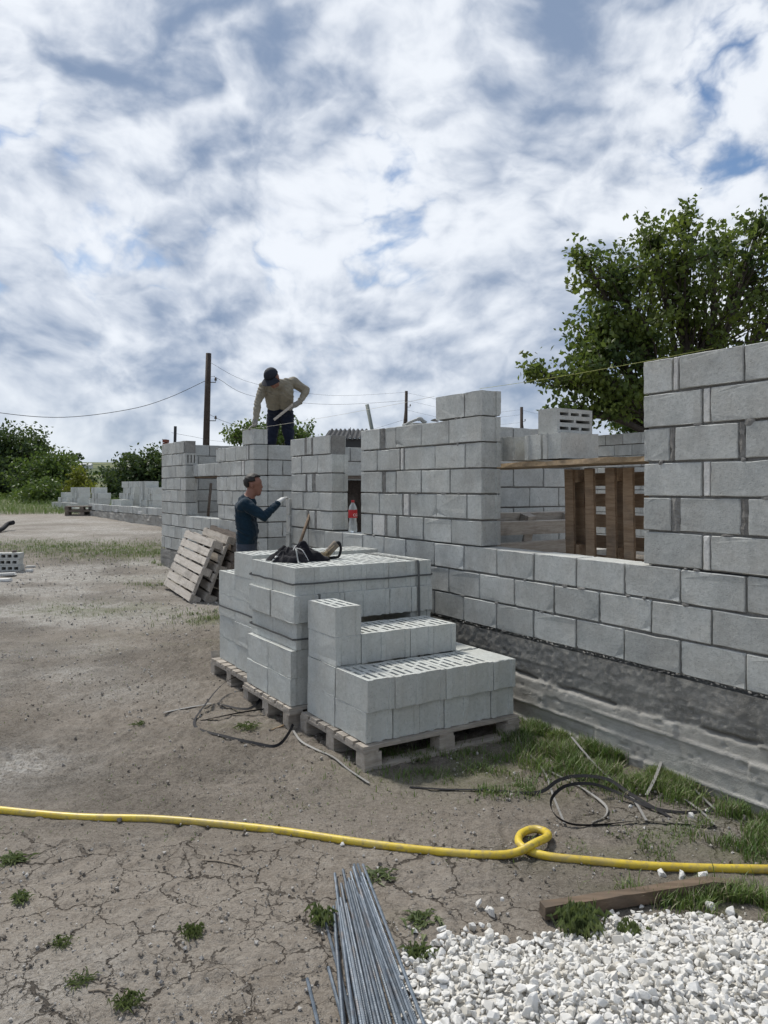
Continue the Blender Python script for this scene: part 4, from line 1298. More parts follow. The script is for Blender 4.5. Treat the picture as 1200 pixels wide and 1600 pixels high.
def gravel():
    r = np.random.RandomState(9); V = []; F = []; T = []; o = 0
    for layer, (st, lo, hi) in enumerate(((.021, .010, .017), (.025, .010, .021), (.036, .012, .026))):
        xs, ys = np.meshgrid(np.arange(0, 2.4, st), np.arange(1.5, 3.3, st))
        x = xs.ravel() + r.uniform(-.7, .7, xs.size) * st; y = ys.ravel() + r.uniform(-.5, .5, xs.size) * st
        d = pile_depth(x, y)
        ok = (d > r.uniform(-.035, .02, x.size)) & (y > 1.9 - (layer == 0) * 0)
        x, y = x[ok], y[ok]
        h = pile_h(x, y) + gz(x, y)
        for i in range(len(x)):
            v, SF = SV[r.randint(22)]
            sc = r.uniform(lo, hi) * (1.35 if r.rand() < .07 else (.6 if r.rand() < .3 else 1))
            a = r.normal(size=(3, 3)); q, _ = np.linalg.qr(a)
            p = (v * sc) @ q
            p[:, 2] *= .85
            p += (x[i], y[i], h[i] + (.002, .012, .018)[layer] + r.uniform(-.006, .008))
            V.append(p); F.append(SF + o); o += len(p)
            T.append(np.full(len(p), max(0, r.normal(.10, .18)) if r.rand() < .7 else r.uniform(.2, .95)))
    xs = r.uniform(0, 2.3, 3000); ys = r.uniform(1.9, 3.5, 3000); ds = -pile_depth(xs, ys)
    ok = (ds > 0) & (r.rand(3000) < .30 * np.exp(-ds / .055))
    for x_, y_ in zip(xs[ok], ys[ok]):
        v, SF = SV[r.randint(22)]; sc = r.uniform(.004, .015); q, _ = np.linalg.qr(r.normal(size=(3, 3)))
        p = (v * sc) @ q + (x_, y_, float(gz(x_, y_)) + sc * .45); V.append(p); F.append(SF + o); o += len(p); T.append(np.full(len(p), r.uniform(0, .9)))
    gx, gy = np.meshgrid(np.arange(0, 2.5, .02), np.arange(1.5, 3.3, .02)); x = gx.ravel(); y = gy.ravel(); d = pile_depth(x, y)
    z = gz(x, y) + pile_h(x, y) * 1.0 - .016 + .012 * sstep(d, 0, .06) - .05 * sstep(d, .0, -.05)
    nx = gx.shape[1]; ny = gx.shape[0]; i = np.arange((ny - 1) * (nx - 1)); a = (i // (nx - 1)) * nx + i % (nx - 1)
    V.append(np.stack([x, y, z], 1)); F.append(np.concatenate([np.stack([a, a + 1, a + 1 + nx], 1), np.stack([a, a + 1 + nx, a + nx], 1)]) + o); T.append(np.full(len(x), .5))
    ob = np_mesh('white_gravel', np.concatenate(V), np.concatenate(F), 'white_stone', {'tone': ('POINT', np.clip(np.concatenate(T), 0, .9))})
    tag(ob, 'heap of white crushed stone in the near right corner', 'gravel', kind='stuff')
gravel()
STM = []
for k in range(8):
    m = MB(); m.add([tuple(p) for p in SV[k][0]], [tuple(int(q) for q in f) for f in SV[k][1]]); me = m.mesh('white_stone'); me.materials.append(M['white_stone']); STM.append(me)
loose = [(748, 1414, 1.2), (768, 1430, 1.5), (762, 1424, .8), (785, 1408, .7), (648, 1458, .9), (690, 1456, 1.0), (681, 1473, .7), (700, 1469, .7), (738, 1452, 1.1), (752, 1450, .9), (728, 1457, .9), (632, 1492, .9),
         (1035, 1368, 1.4), (1065, 1372, 1.1), (1098, 1372, 1.5), (1080, 1387, .5), (1136, 1380, .6), (902, 1407, .6), (1110, 1422, 1.3), (1142, 1430, 1.4), (1002, 1420, .9), (955, 1430, 1.0), (925, 1440, 1.0), (866, 1462, .8), (880, 1462, .9),
         (1082, 1278, 1.3), (1104, 1270, 1.0), (535, 1322, .8), (540, 1318, .5), (383, 1284, .7), (1165, 1270, 1.2), (985, 1262, .7), (352, 950, 2.0), (345, 955, 1.3), (255, 945, .9), (642, 1395, .4)]
for px, py, k in loose:
    p = gp(px, py); s = .019 * k * rr.uniform(.85, 1.2)
    o = obj('white_stone', STM[rr.randrange(8)], None, None, (p.x, p.y, p.z + s * .45), (rr.uniform(0, 6), rr.uniform(0, 6), rr.uniform(0, 6)))
    o.scale = (s, s * rr.uniform(.8, 1.1), s * .85)
    lb = ('white stone between the yellow hose and the dark timber' if 1000 < px < 1140 and 1360 < py < 1390 else
          'white stone near the foot of the foundation by the straps' if py < 1300 and px > 900 else
          'white stone at the grass edge just above the gravel on the right' if px > 915 and py > 1415 else
          'white stone lying loose between the rods and the gravel edge' if px < 720 and py > 1440 else
          'white stone in the loose cluster above the gravel left of the timber' if 720 <= px < 800 and py > 1400 else
          'white stone on the dirt beside the far block stack and leaning pallets' if py < 1000 else
          'white stone tucked under the near end of the dark timber' if 860 <= px <= 885 and py > 1450 else
          'white stone near the middle of the yellow hose' if 1300 < py < 1330 else
          'white stone just above the hose left of centre' if py < 1290 else
          'small white stone on the bare dirt near the timber' if px > 880 else 'tiny white stone on the dirt right of the rod tips')
    tag(o, lb, 'stone', 'loose white stones')
t = NT('clod'); co = t.coord('Object'); t.set('Base Color', t.mix(t.noise(co, 3, 4), (0.13, 0.108, 0.086), (0.26, 0.23, 0.195))); t.set('Roughness', .95); M['clod'] = t.m
me = STM[2].copy(); me.materials.clear(); me.materials.append(M['clod'])
for px, py, s, lb in ((186, 1286, .018, 'brown pebble lying against the near side of the hose'), (256, 1358, .010, 'small grey pebble alone on the cracked dirt below the hose')):
    p = gp(px, py); o = obj('pebble', me, None, None, (p.x, p.y, p.z + s * .6), (1, 2, .4)); o.scale = (s * 1.2, s, s); tag(o, lb, 'pebble')

t = NT('grit'); t.set('Base Color', t.mix(t.attr('tone'), (0.15, 0.128, 0.104), (0.46, 0.44, 0.41))); t.set('Roughness', .95); M['grit'] = t.m
def crumbs():
    """soil crumbs, grit and straw bits strewn over the yard"""
    r = np.random.RandomState(19); V = []; F = []; T = []; o = 0
    bv = np.array([(1, 0, 0), (-1, 0, 0), (0, 1, 0), (0, -1, 0), (0, 0, 1), (0, 0, -1)], float)
    bf = np.array([(0, 2, 4), (2, 1, 4), (1, 3, 4), (3, 0, 4), (2, 0, 5), (1, 2, 5), (3, 1, 5), (0, 3, 5)])
    n = 26000
    y = 2.2 + (r.rand(n) ** 1.35) * 14; x = (r.rand(n) - .5) * 1.25 * y
    w = CT * x + ST * y - DW
    keep = (w < -.05) & (fbm(x, y, 1.4, 3, 5) + .25 * r.rand(n) > .50)
    x, y = x[keep], y[keep]; z = gz(x, y)
    for i in range(len(x)):
        s = .0016 * np.exp(abs(r.normal(0, .72))) * (1 + .12 * y[i]); s = min(s, .0065 + .0012 * y[i])
        q, _ = np.linalg.qr(r.normal(size=(3, 3)))
        p = (bv * r.uniform(.6, 1.3, (6, 1)) * s) @ q
        p += (x[i], y[i], z[i] + s * .5 + .002)
        V.append(p); F.append(bf + o); o += 6; T.append(np.full(6, min(1, r.rand() ** 1.5 + (.35 if y[i] > 6.5 else 0))))
    ob = np_mesh('soil_crumbs', np.concatenate(V), np.concatenate(F), 'grit', {'tone': ('POINT', np.concatenate(T))}); tag(ob, 'soil crumbs and grit strewn over the yard', 'grit', kind='stuff')
crumbs()

# ---- plank and sticks on the ground
a = gp(852, 1442); b = gp(1168, 1392)
d = (b - a).normalized(); sd = Vector((-d.y, d.x, 0)).normalized()
V = []; F = []; n = 12
for i in range(n):
    f = i / (n - 1); c = a.lerp(b, f); tap = 1.0 if f < .85 else 1.0 - .7 * (f - .85) / .15
    hh = .052 * tap; ww = .048 * (.6 + .4 * tap)
    for q, z in ((0, .004), (ww, .004), (ww, hh), (0, hh)):
        V.append(c + sd * (q + rr.uniform(-.002, .002)) + Vector((0, 0, z + .006 + rr.uniform(-.002, .002))))
for i in range(n - 1):
    for k in range(4): q = i * 4 + k; w = i * 4 + (k + 1) % 4; F.append((q, w, w + 4, q + 4))
F += [(3, 2, 1, 0), (n * 4 - 4, n * 4 - 3, n * 4 - 2, n * 4 - 1)]
m = MB(); m.add(V, F); tag(m.build('timber_offcut', 'timber'), 'dark weathered timber with a splintered end above the gravel', 'timber')
for pp, r_, lb, mt in (([(305, 1345), (340, 1347), (370, 1353), (396, 1363)], .004, 'thin grey twig on the dirt below the hose', 'twig'),
                       ([(178, 1580), (190, 1566), (203, 1548)], .006, 'short pale stick in the bottom left weed tuft', 'twig'), ([(138, 1551), (155, 1549), (175, 1554)], .0045, 'pale splinter lying left of the bottom weed tuft', 'twig'),
                       ([(423, 1142), (440, 1136), (450, 1131)], .006, 'small wood splinter by the pallet corner', 'timber_raw'), ([(60, 1418), (62, 1428), (66, 1434)], .003, 'dry root trailing from the left weed', 'twig')):
    m = MB(); m.tube([gp(*q) + Vector((0, 0, r_)) for q in pp], [r_ * .7] + [r_] * (len(pp) - 2) + [r_ * .5], 6); tag(m.build('stick', mt), lb, 'stick')

# ================================================================== GRASS AND WEEDS
def blades(spots, name, mat, seed, lab=None, cat=None, kind=None):
    """spots: (x, y, h, lean) per blade -> curved tapering blades, one object"""
    r = np.random.RandomState(seed)
    x, y, h, ln = [np.array(c) for c in zip(*spots)]
    n = len(x); z = gz(x, y) - .004
    az = r.uniform(0, 6.283, n); w = r.uniform(.0011, .0026, n) * (1 + y * .05)
    dx, dy = np.cos(az), np.sin(az)
    V = np.zeros((n, 5, 3)); 
    for k, (f, wf) in enumerate(((0, 1.0), (0, -1.0), (.55, .8), (.55, -.8), (1.0, 0))):
        bend = ln * h * f * f
        V[:, k, 0] = x + dx * bend - dy * w * wf; V[:, k, 1] = y + dy * bend + dx * w * wf; V[:, k, 2] = z + h * (f - .35 * ln * f * f)
    V = V.reshape(-1, 3); b = np.arange(n) * 5
    F = np.concatenate([np.stack([b, b + 1, b + 3], 1), np.stack([b, b + 3, b + 2], 1), np.stack([b + 2, b + 3, b + 4], 1)])
    o = np_mesh(name, V, F, mat)
    tag(o, lab, cat, kind=kind); return o


def scatter_grass():
    r = np.random.RandomState(2); S = []; D = []
    def patch(px, py, rx, ry, n, h0, h1, clump=0.5):
        p = gp(px, py)
        for k in range(n):
            a = r.normal(0, .5, 2); x = p.x + a[0] * rx; y = p.y + a[1] * ry
            w = CT * x + ST * y - DW
            if w > -.03 and -ST * x + CT * y < 13.8: x -= CT * (w + .03 + r.rand() * .1); y -= ST * (w + .03)
            if vnoise(np.array([x * 9]), np.array([y * 9]), 3)[0] < clump * r.uniform(.6, 1.1): continue
            S.append((x, y, r.uniform(h0, h1), r.uniform(.2, .9)))
            if r.rand() < .28: D.append((x, y, r.uniform(h0, h1), r.uniform(.2, 1.0)))
    patch(850, 1150, .30, .28, 3400, .035, .09); patch(910, 1185, .35, .26, 5200, .04, .12, .4); patch(1010, 1215, .38, .22, 5200, .035, .10, .4); patch(1060, 1240, .2, .14, 900, .035, .09)
    patch(1185, 1310, .26, .22, 2600, .035, .085, .4); patch(1230, 1290, .3, .3, 1500, .035, .09); patch(1150, 1272, .1, .05, 200, .04, .1)
    patch(720, 1195, .65, .30, 2600, .02, .06, .6); patch(780, 1235, .40, .16, 1100, .02, .06, .6); patch(660, 1180, .3, .12, 500, .02, .06)
    patch(1050, 1402, .22, .09, 800, .03, .10); patch(1140, 1412, .28, .10, 1400, .03, .10); patch(1195, 1420, .2, .1, 500, .03, .1)
    patch(960, 1330, .6, .2, 900, .01, .035, .7); patch(1090, 1310, .5, .22, 900, .01, .035, .7)
    patch(320, 965, .5, .4, 900, .03, .08); patch(150, 858, 3.2, 1.2, 3600, .04, .10, .4); patch(215, 865, 2.2, 1.1, 2200, .04, .10, .4); patch(60, 850, 2.6, .8, 1500, .04, .09); patch(245, 915, .5, .3, 500, .03, .08)
    patch(150, 952, .9, .5, 600, .02, .05, .6); patch(500, 1270, .8, .2, 300, .01, .03, .7)
    for k in range(5200):
        y = 3.6 + 7 * r.rand() ** 1.2; x = y * r.uniform(-.55, .28)
        if CT * x + ST * y - DW > -.1 or fbm(np.array([x]), np.array([y]), .9, 3, 44)[0] < .47: continue
        (S if r.rand() < .6 else D).append((x, y, r.uniform(.006, .022), r.uniform(.5, 1.2)))
    for k in range(17000):
        y = 25.5 + 24 * r.rand() ** 1.4; x = -y * r.uniform(.25, .62)
        S.append((x, y, r.uniform(.12, .38), r.uniform(.2, .8)))
    blades(S, 'grass', 'grass', 3, 'patchy green grass along the foundation and across the yard', 'grass', 'stuff')
    blades(D, 'dry_grass', 'grass_dry', 4, 'dry yellowed grass stems among the green patches', 'grass', 'stuff')
scatter_grass()


def weed(px, py, rad, n, label, h=.03, wid=.35, seed=0, mat='weed'):
    """a low rosette of narrow pointed leaves"""
    r = random.Random(seed); p = gp(px, py); m = MB()
    for k in range(n):
        a = r.uniform(0, 6.283); L = rad * r.uniform(.45, 1.0); hh = h * r.uniform(.5, 1.3); w = L * wid * r.uniform(.5, 1) * .5
        c = Vector((r.gauss(0, rad * .35), r.gauss(0, rad * .35), 0)); d = Vector((math.cos(a), math.sin(a), 0)); s = Vector((-d.y, d.x, 0))
        V = [c + s * w * .3, c - s * w * .3, c + d * L * .5 + s * w + Vector((0, 0, hh)), c + d * L * .5 + Vector((0, 0, hh * .75)), c + d * L * .5 - s * w + Vector((0, 0, hh)), c + d * L + Vector((0, 0, hh * .55))]
        m.add(V, [(0, 1, 3), (0, 3, 2), (1, 4, 3), (2, 3, 5), (3, 4, 5)])
    tag(m.build('weed', mat, None, p + Vector((0, 0, -.003))), label, 'weed', 'weed tufts on the dirt')
weed(30, 1408, .045, 60, 'small leafy weed alone near the left edge of the cracked dirt', .028, .4, 1)
weed(300, 1462, .045, 80, 'broad grassy weed tuft on the cracked dirt below the grey twig', .035, .16, 2)
weed(202, 1572, .045, 80, 'grassy weed tuft in the bottom left with a stick across it', .035, .14, 3)
weed(95, 1476, .045, 60, 'thin grassy weed between cracks left of the broad tuft', .022, .14, 4)
weed(20, 1345, .07, 100, 'flat weed tuft cut off by the left edge below the hose', .02, .2, 5)
weed(125, 1535, .05, 60, 'sparse creeping weed in the bottom left cracks', .016, .16, 6)
weed(385, 1138, .075, 60, 'weed tuft in the middle of the black strap loop', .03, .16, 7)
weed(500, 1443, .06, 60, 'leafy weed growing at the left of the steel rods', .05, .3, 8)
weed(655, 1496, .06, 70, 'leafy weed between the steel rods and the gravel edge', .035, .26, 9)
weed(660, 1440, .075, 60, 'creeping weed on bare dirt right of the rod tips', .025, .3, 10)
weed(590, 1372, .07, 60, 'flat weed just beside the upper tips of the steel rods', .02, .25, 14)
weed(905, 1456, .085, 160, 'bright leafy weed growing from the gravel below the timber', .075, .26, 11)
weed(985, 1470, .05, 40, 'small weed poking out of the white gravel', .06, .3, 12)
weed(215, 1133, .05, 40, 'tiny weed on the bare dirt far left of the strap loop', .02, .2, 13)

# ================================================================== PEOPLE
def person(name, label, bones, mats, voxel=.0085, smooth=6):
    """bones: (p0, r0, p1, r1, material index); fused into one continuous skin"""
    mb = MB()
    for p0, r0, p1, r1, mi in bones: mb.capsule(p0, r0, p1, r1, 14)
    tmp = obj('tmp_body', mb.mesh('tmp_body'))
    md = tmp.modifiers.new('r', 'REMESH'); md.mode = 'VOXEL'; md.voxel_size = voxel; md.use_smooth_shade = True
    ms = tmp.modifiers.new('s', 'SMOOTH'); ms.iterations = smooth; ms.factor = .5
    dg = bpy.context.evaluated_depsgraph_get(); dg.update()
    me = bpy.data.meshes.new_from_object(tmp.evaluated_get(dg)); me.name = name
    bpy.data.objects.remove(tmp)
    me.materials.clear()
    for m_ in mats: me.materials.append(M[m_])
    n = len(me.vertices); co = np.zeros(n * 3); me.vertices.foreach_get('co', co); co = co.reshape(-1, 3)
    cen = np.zeros(len(me.polygons) * 3); me.polygons.foreach_get('center', cen); cen = cen.reshape(-1, 3)
    best = np.full(len(cen), 9.0); mi_ = np.zeros(len(cen), np.int32)
    for p0, r0, p1, r1, mi in bones:
        a = np.array(p0[:]); b = np.array(p1[:]); ab = b - a; L2 = max(ab @ ab, 1e-9)
        t_ = np.clip(((cen - a) @ ab) / L2, 0, 1)
        d = np.linalg.norm(cen - a - t_[:, None] * ab, axis=1) - (r0 + (r1 - r0) * t_)
        nb = d < best; best = np.where(nb, d, best); mi_ = np.where(nb, mi, mi_)
    me.polygons.foreach_set('material_index', mi_)
    nor = np.zeros(n * 3); me.vertices.foreach_get('normal', nor); nor = nor.reshape(-1, 3)
    vm = np.zeros(n, bool)
    lv = np.zeros(len(me.loops), np.int32); me.loops.foreach_get('vertex_index', lv)
    lt = np.zeros(len(me.polygons), np.int32); me.polygons.foreach_get('loop_total', lt)
    vm[lv[np.repeat(np.isin(mi_, [1, 2]), lt)]] = True
    q = co[:, 0] * 1.0 + co[:, 1] * .8; w_ = (fbm(q, co[:, 2], 9, 3, 3) - .5) * .05
    fold = 1 - np.abs(2 * fbm(q * .55 + w_, co[:, 2] * 1.6 + co[:, 0] * .7 + w_, 13, 2, 7) - 1) * 2.2
    co[vm] += nor[vm] * (np.clip(fold[vm], -1, 1) * .009 - .002)[:, None]
    me.vertices.foreach_set('co', co.ravel())
    me.polygons.foreach_set('use_smooth', np.ones(len(cen), bool))
    me.update()
    o = obj(name, me); tag(o, label, 'person')
    return o


def fingers(palm, fdir, side, nrm, mi, L=.075, r=.0095, curl=.4, thumb=1):
    """five fingers of unequal length leaving a palm; fdir along the fingers, side across the knuckles, nrm = back of the hand"""
    out = []
    for k, (off, ln) in enumerate(((-.030, .88), (-.010, 1.0), (.011, .95), (.031, .75))):
        b = palm + side * off + fdir * .035
        k1 = b + (fdir * math.cos(curl * .5) - nrm * math.sin(curl * .5)) * (L * ln * .5)
        k2 = k1 + (fdir * math.cos(curl * 1.6) - nrm * math.sin(curl * 1.6)) * (L * ln * .5)
        out += [(b - fdir * .03, r * 1.1, k1, r, mi), (k1, r, k2, r * .85, mi)]
    b = palm - fdir * .02 - side * .035 * thumb
    k1 = b + (fdir * .6 - side * thumb * .8).normalized() * .038
    k2 = k1 + (fdir * .95 - nrm * .3).normalized() * .032
    out += [(b, r * 1.35, k1, r * 1.15, mi), (k1, r * 1.15, k2, r * .95, mi)]
    return out


def man_at_door():
    Y = 8.35
    def P(px, py, dy=0.0): return at(px, py, Y + dy)
    g = float(gz(P(385, 850).x, Y))
    SK, SW, JN, GW, GB = 0, 1, 2, 3, 4
    hip = P(385.5, 858); hip.z = g + .90
    chest = P(382.5, 795); neck = P(386.8, 777.5); head = P(396.5, 758.5)
    ax = (P(400, 758) - P(390, 758)).normalized()      # the way he faces: to the right
    B = []
    belly = P(386, 832)
    side = Vector((0, 1, 0))
    for s in (-1, 1):                                   # torso as two overlapping columns: deep chest, narrower waist
        B += [(chest + side * .085 * s, .098, belly + side * .065 * s + ax * .008, .108, SW), (belly + side * .065 * s, .106, hip + side * .06 * s + Vector((0, 0, .06)), .105, SW),
              (hip + side * .06 * s, .105, hip + side * .06 * s - Vector((0, 0, .06)), .105, JN)]
        B += [(neck + side * .02 * s - Vector((0, 0, .04)), .06, chest + side * .155 * s + Vector((0, 0, .02)), .062, SW)]
        kn = hip + side * .11 * s + Vector((0, 0, -.44)) + ax * (.05 if s < 0 else -.02)
        an = kn + Vector((0, 0, -.39)) - ax * .04
        B += [(hip + side * .09 * s - Vector((0, 0, .05)), .088, kn, .06, JN), (kn, .06, an, .045, JN), (an - Vector((0, 0, .0)), .045, an + Vector((0, 0, -.03)) + ax * .14, .038, GB)]
    B += [(belly + ax * .035, .09, hip + ax * .03 + Vector((0, 0, .1)), .09, SW)]
    # neck and head with face in profile
    B += [(neck - Vector((0, 0, .05)), .062, head - ax * .018 - Vector((0, 0, .05)), .056, SK)]
    B += [(neck - ax * .03 + Vector((0, 0, -.035)), .070, neck + ax * .03 + Vector((0, 0, -.055)), .066, SW)]
    B += [(head - ax * .022 + Vector((0, 0, .035)), .078, head + ax * .012 + Vector((0, 0, .03)), .076, SK)]
    B += [(head + ax * .03 - Vector((0, 0, .03)), .058, head + ax * .048 - Vector((0, 0, .082)), .034, SK)]
    B += [(head + ax * .080 + Vector((0, 0, .010)), .010, head + ax * .092 - Vector((0, 0, .020)), .013, SK)]
    B += [(head + ax * .076 + Vector((0, 0, .040)), .012, head + ax * .074 + Vector((0, -.03, .038)), .012, SK)]
    B += [(head + ax * .082 - Vector((0, .012, .055)), .011, head + ax * .082 - Vector((0, -.012, .055)), .011, SK)]
    for s in (-1, 1): B += [(head - ax * .012 + side * .076 * s + Vector((0, 0, .018)), .015, head - ax * .006 + side * .080 * s - Vector((0, 0, .022)), .012, SK)]
    # near arm raised to the block
    sh = P(384, 788, -.17); el = P(412, 808, -.20); wr = P(434.5, 786, -.02)
    B += [(sh, .066, sh.lerp(el, .5), .056, SW), (sh.lerp(el, .5), .056, el, .047, SW), (el, .047, wr, .034, SW)]
    hd = (P(451, 771, .12) - wr).normalized(); palm = wr + hd * .058
    nr = Vector((-.45, -.35, .82)); nr = (nr - hd * nr.dot(hd)).normalized(); sd = hd.cross(nr).normalized()
    B += [(wr, .034, wr + hd * .02, .034, GW)]
    for q in (-.022, 0, .022): B += [(wr + hd * .02 + sd * q * .7, .022, palm + sd * q + hd * .03, .020, GW)]
    B += fingers(palm, hd, sd, nr, GW, .075, .0105, .55, 1)
    # far arm, reaching forward lower
    sh2 = P(384, 790, .17); el2 = P(384, 826, .22); wr2 = P(397, 850, .20)
    B += [(sh2, .066, el2, .048, SW), (el2, .047, wr2, .034, SW)]
    h2 = (wr2 - el2).normalized(); B += [(wr2, .034, wr2 + h2 * .06, .032, GW)]
    B += fingers(wr2 + h2 * .055, h2, Vector((0, 0, 1)), Vector((0, -1, 0)), GW, .07, .0105, .5, -1)
    o = person('person', 'man in a dark teal sweater and white gloves reaching to the doorway blocks', B, ['skin', 'sweater', 'jeans_grey', 'glove_white', 'glove_black'])
    # short dark hair, a shell over crown and nape
    bm = bmesh.new(); bmesh.ops.create_icosphere(bm, subdivisions=4, radius=1.0)
    r = random.Random(2)
    for v in bm.verts:
        d = v.co.copy(); wob = .96 + .02 * math.sin(d.x * 9 + d.z * 13) + r.uniform(-.025, .03)
        v.co = Vector((d.x * .104 * wob, d.y * .092 * wob, d.z * .094 * wob))
    dele = [v for v in bm.verts if (v.co.x > .045 and v.co.z < .038) or (v.co.x > -.028 and v.co.z < -.005) or v.co.z < -.062]
    bmesh.ops.delete(bm, geom=dele, context='VERTS')
    bmesh.ops.solidify(bm, geom=bm.faces[:], thickness=.012)
    me = bpy.data.meshes.new('hair'); bm.to_mesh(me); bm.free()
    for p in me.polygons: p.use_smooth = True
    h = obj('hair', me, 'hair', o, head - ax * .012 + Vector((0, 0, .042)), (0, R(-8), math.atan2(ax.y, ax.x)))
man_at_door()


def man_on_wall():
    Y = 10.35
    def P(px, py, dy=0.0): return at(px, py, Y + dy)
    SK, SH, JN, GL, BT = 0, 1, 2, 3, 4
    B = []
    hipc = P(438, 650, .12); waist = P(437.5, 637, .04); chest = P(436, 611, -.18)
    rt = Vector((1, 0, 0)); up = Vector((0, 0, 1))
    shR = P(412, 604, -.20); shL = P(458, 597, -.14)
    for s in (-1, 1):
        B += [(chest + rt * .085 * s, .112, waist + rt * .085 * s, .092, SH), (chest + rt * .08 * s + up * .07, .085, chest + rt * .08 * s, .11, SH)]
        B += [(waist + rt * .085 * s - up * .03, .090, hipc + rt * .088 * s, .102, JN)]
    nk = P(431, 601, -.28)
    B += [(nk, .062, shR, .066, SH), (nk, .062, shL, .068, SH), (nk + up * .0, .056, P(428, 597, -.36), .052, SK)]
    # right arm straight down to the block
    elR = P(403, 628, -.32); wrR = P(399.5, 655, -.42)
    B += [(shR, .066, elR, .05, SH), (elR, .05, wrR, .036, SH)]
    pR = P(398, 663, -.44)
    B += [(wrR, .034, pR, .036, GL)]
    B += fingers(pR - up * .008, Vector((-.75, -.35, -.35)).normalized(), Vector((-.4, .9, 0)).normalized(), Vector((-.3, -.1, .95)).normalized(), GL, .07, .011, .35, 1)
    # left arm bent, hand on the tool
    elL = P(478, 610, -.02); wrL = P(468.5, 628, -.16)
    B += [(shL, .07, elL, .054, SH), (elL, .053, wrL, .037, SH)]
    pL = P(461, 633, -.19)
    B += [(wrL, .035, pL, .038, GL)]
    td = (P(429, 655, -.24) - P(458, 632, -.20)).normalized()
    B += fingers(pL, Vector((-.5, -.5, -.6)).normalized(), -td, Vector((.3, -.8, .4)).normalized(), GL, .066, .011, 1.1, 1)
    # legs and boots, standing on the scaffold inside
    for s, kx, dy in ((-1, 424, .10), (1, 452, .12)):
        k = P(kx, 690, dy - .06); a = k + Vector((0.01 * s, .08, -.36))
        B += [(hipc + rt * .088 * s - up * .02, .098, k, .066, JN), (k, .066, a, .05, JN), (a, .048, a + Vector((.02 * s, -.15, -.035)), .042, BT)]
    # head bowed to the left hand side of the picture
    hd = P(426, 591, -.43)
    f = Vector((-.28, -.62, -.73)).normalized()        # looking down at the block
    t_ = (up - f * up.dot(f)).normalized()              # crown direction
    sd = f.cross(t_).normalized()
    B += [(hd - f * .015, .082, hd + t_ * .02, .082, SK), (hd + f * .04 - t_ * .03, .056, hd + f * .05 - t_ * .085, .036, SK), (hd + f * .085 + t_ * .0, .012, hd + f * .10 - t_ * .03, .015, SK)]
    B += [(hd + f * .078 - t_ * .062 - sd * .012, .011, hd + f * .078 - t_ * .062 + sd * .012, .011, SK)]
    for s in (-1, 1): B += [(hd + sd * .082 * s + t_ * .012, .015, hd + sd * .084 * s - t_ * .03, .012, SK), (hd + f * .074 + sd * .03 * s + t_ * .022, .011, hd + f * .072 + sd * .04 * s + t_ * .02, .010, SK)]
    o = person('person', 'man in a khaki shirt and dark cap bending over the wall top with a tool', B, ['skin', 'khaki', 'denim', 'glove_grey', 'black_steel'])
    # collar
    m = MB()
    # cap: dome and peak
    rot = Matrix((f, -sd, t_)).transposed()
    if rot.determinant() < 0: rot = Matrix((f, sd, t_)).transposed()
    bm = bmesh.new(); bmesh.ops.create_uvsphere(bm, u_segments=20, v_segments=14, radius=1.0)
    bmesh.ops.delete(bm, geom=[v for v in bm.verts if v.co.z < -.02], context='VERTS')
    for v in bm.verts: v.co = Vector((v.co.x * .106, v.co.y * .094, v.co.z * .098 + .012))
    bmesh.ops.solidify(bm, geom=bm.faces[:], thickness=.006)
    me = bpy.data.meshes.new('cap'); bm.to_mesh(me); bm.free()
    for p in me.polygons: p.use_smooth = True
    cp = obj('cap', me, 'cap_navy', o, hd + t_ * .040, rot.to_euler())
    V = []; F = []; n = 11
    for i in range(n):
        a = -1.15 + 2.3 * i / (n - 1)
        for rr_, dz in ((.100, .002), (.185, -.030 - .02 * abs(a))):
            V.append((math.cos(a) * rr_ * (1.0 if rr_ < .12 else (.98 - .10 * a * a)), math.sin(a) * rr_ * .82, dz))
    V2 = [(v[0], v[1], v[2] - .004) for v in V]
    for i in range(n - 1): F.append((2 * i, 2 * i + 1, 2 * i + 3, 2 * i + 2))
    m.add(V, F); m.add(V2, [q[::-1] for q in F]); m.build('cap_peak', 'cap_navy', o, hd + t_ * .052, rot.to_euler())
    # the tool: a pale wooden float bar held slantwise
    a = P(459, 631.5, -.205); b = P(428, 656, -.25)
    m = MB(); d = (b - a).normalized(); s_ = d.cross(Vector((0, 1, 0))).normalized(); q_ = d.cross(s_)
    L = (b - a).length; c = (a + b) / 2
    m.box(c, (L, .032, .018), Matrix((d, s_, q_)).transposed())
    e = m.build('hand_tool', 'pallet_pale'); tag(e, 'pale straight wooden bar held by the man on the wall', 'tool')
man_on_wall()

# scaffold the second man stands on
root = empty('scaffold', hw(9.9, .3, .5), (0, 0, HROT)); tag(root, 'timber scaffold inside the house under the man on the wall', 'scaffold')
for k in range(3): obj('plank', board_mesh((1.6, .19, .04), 'timber', k), None, root, (-.12, .12 + .2 * k, 1.12))
for x in (-.78, .52):
    for y in (.03, .60): obj('leg', board_mesh((.06, .06, 1.10), 'timber', 0), None, root, (x, y, .55))

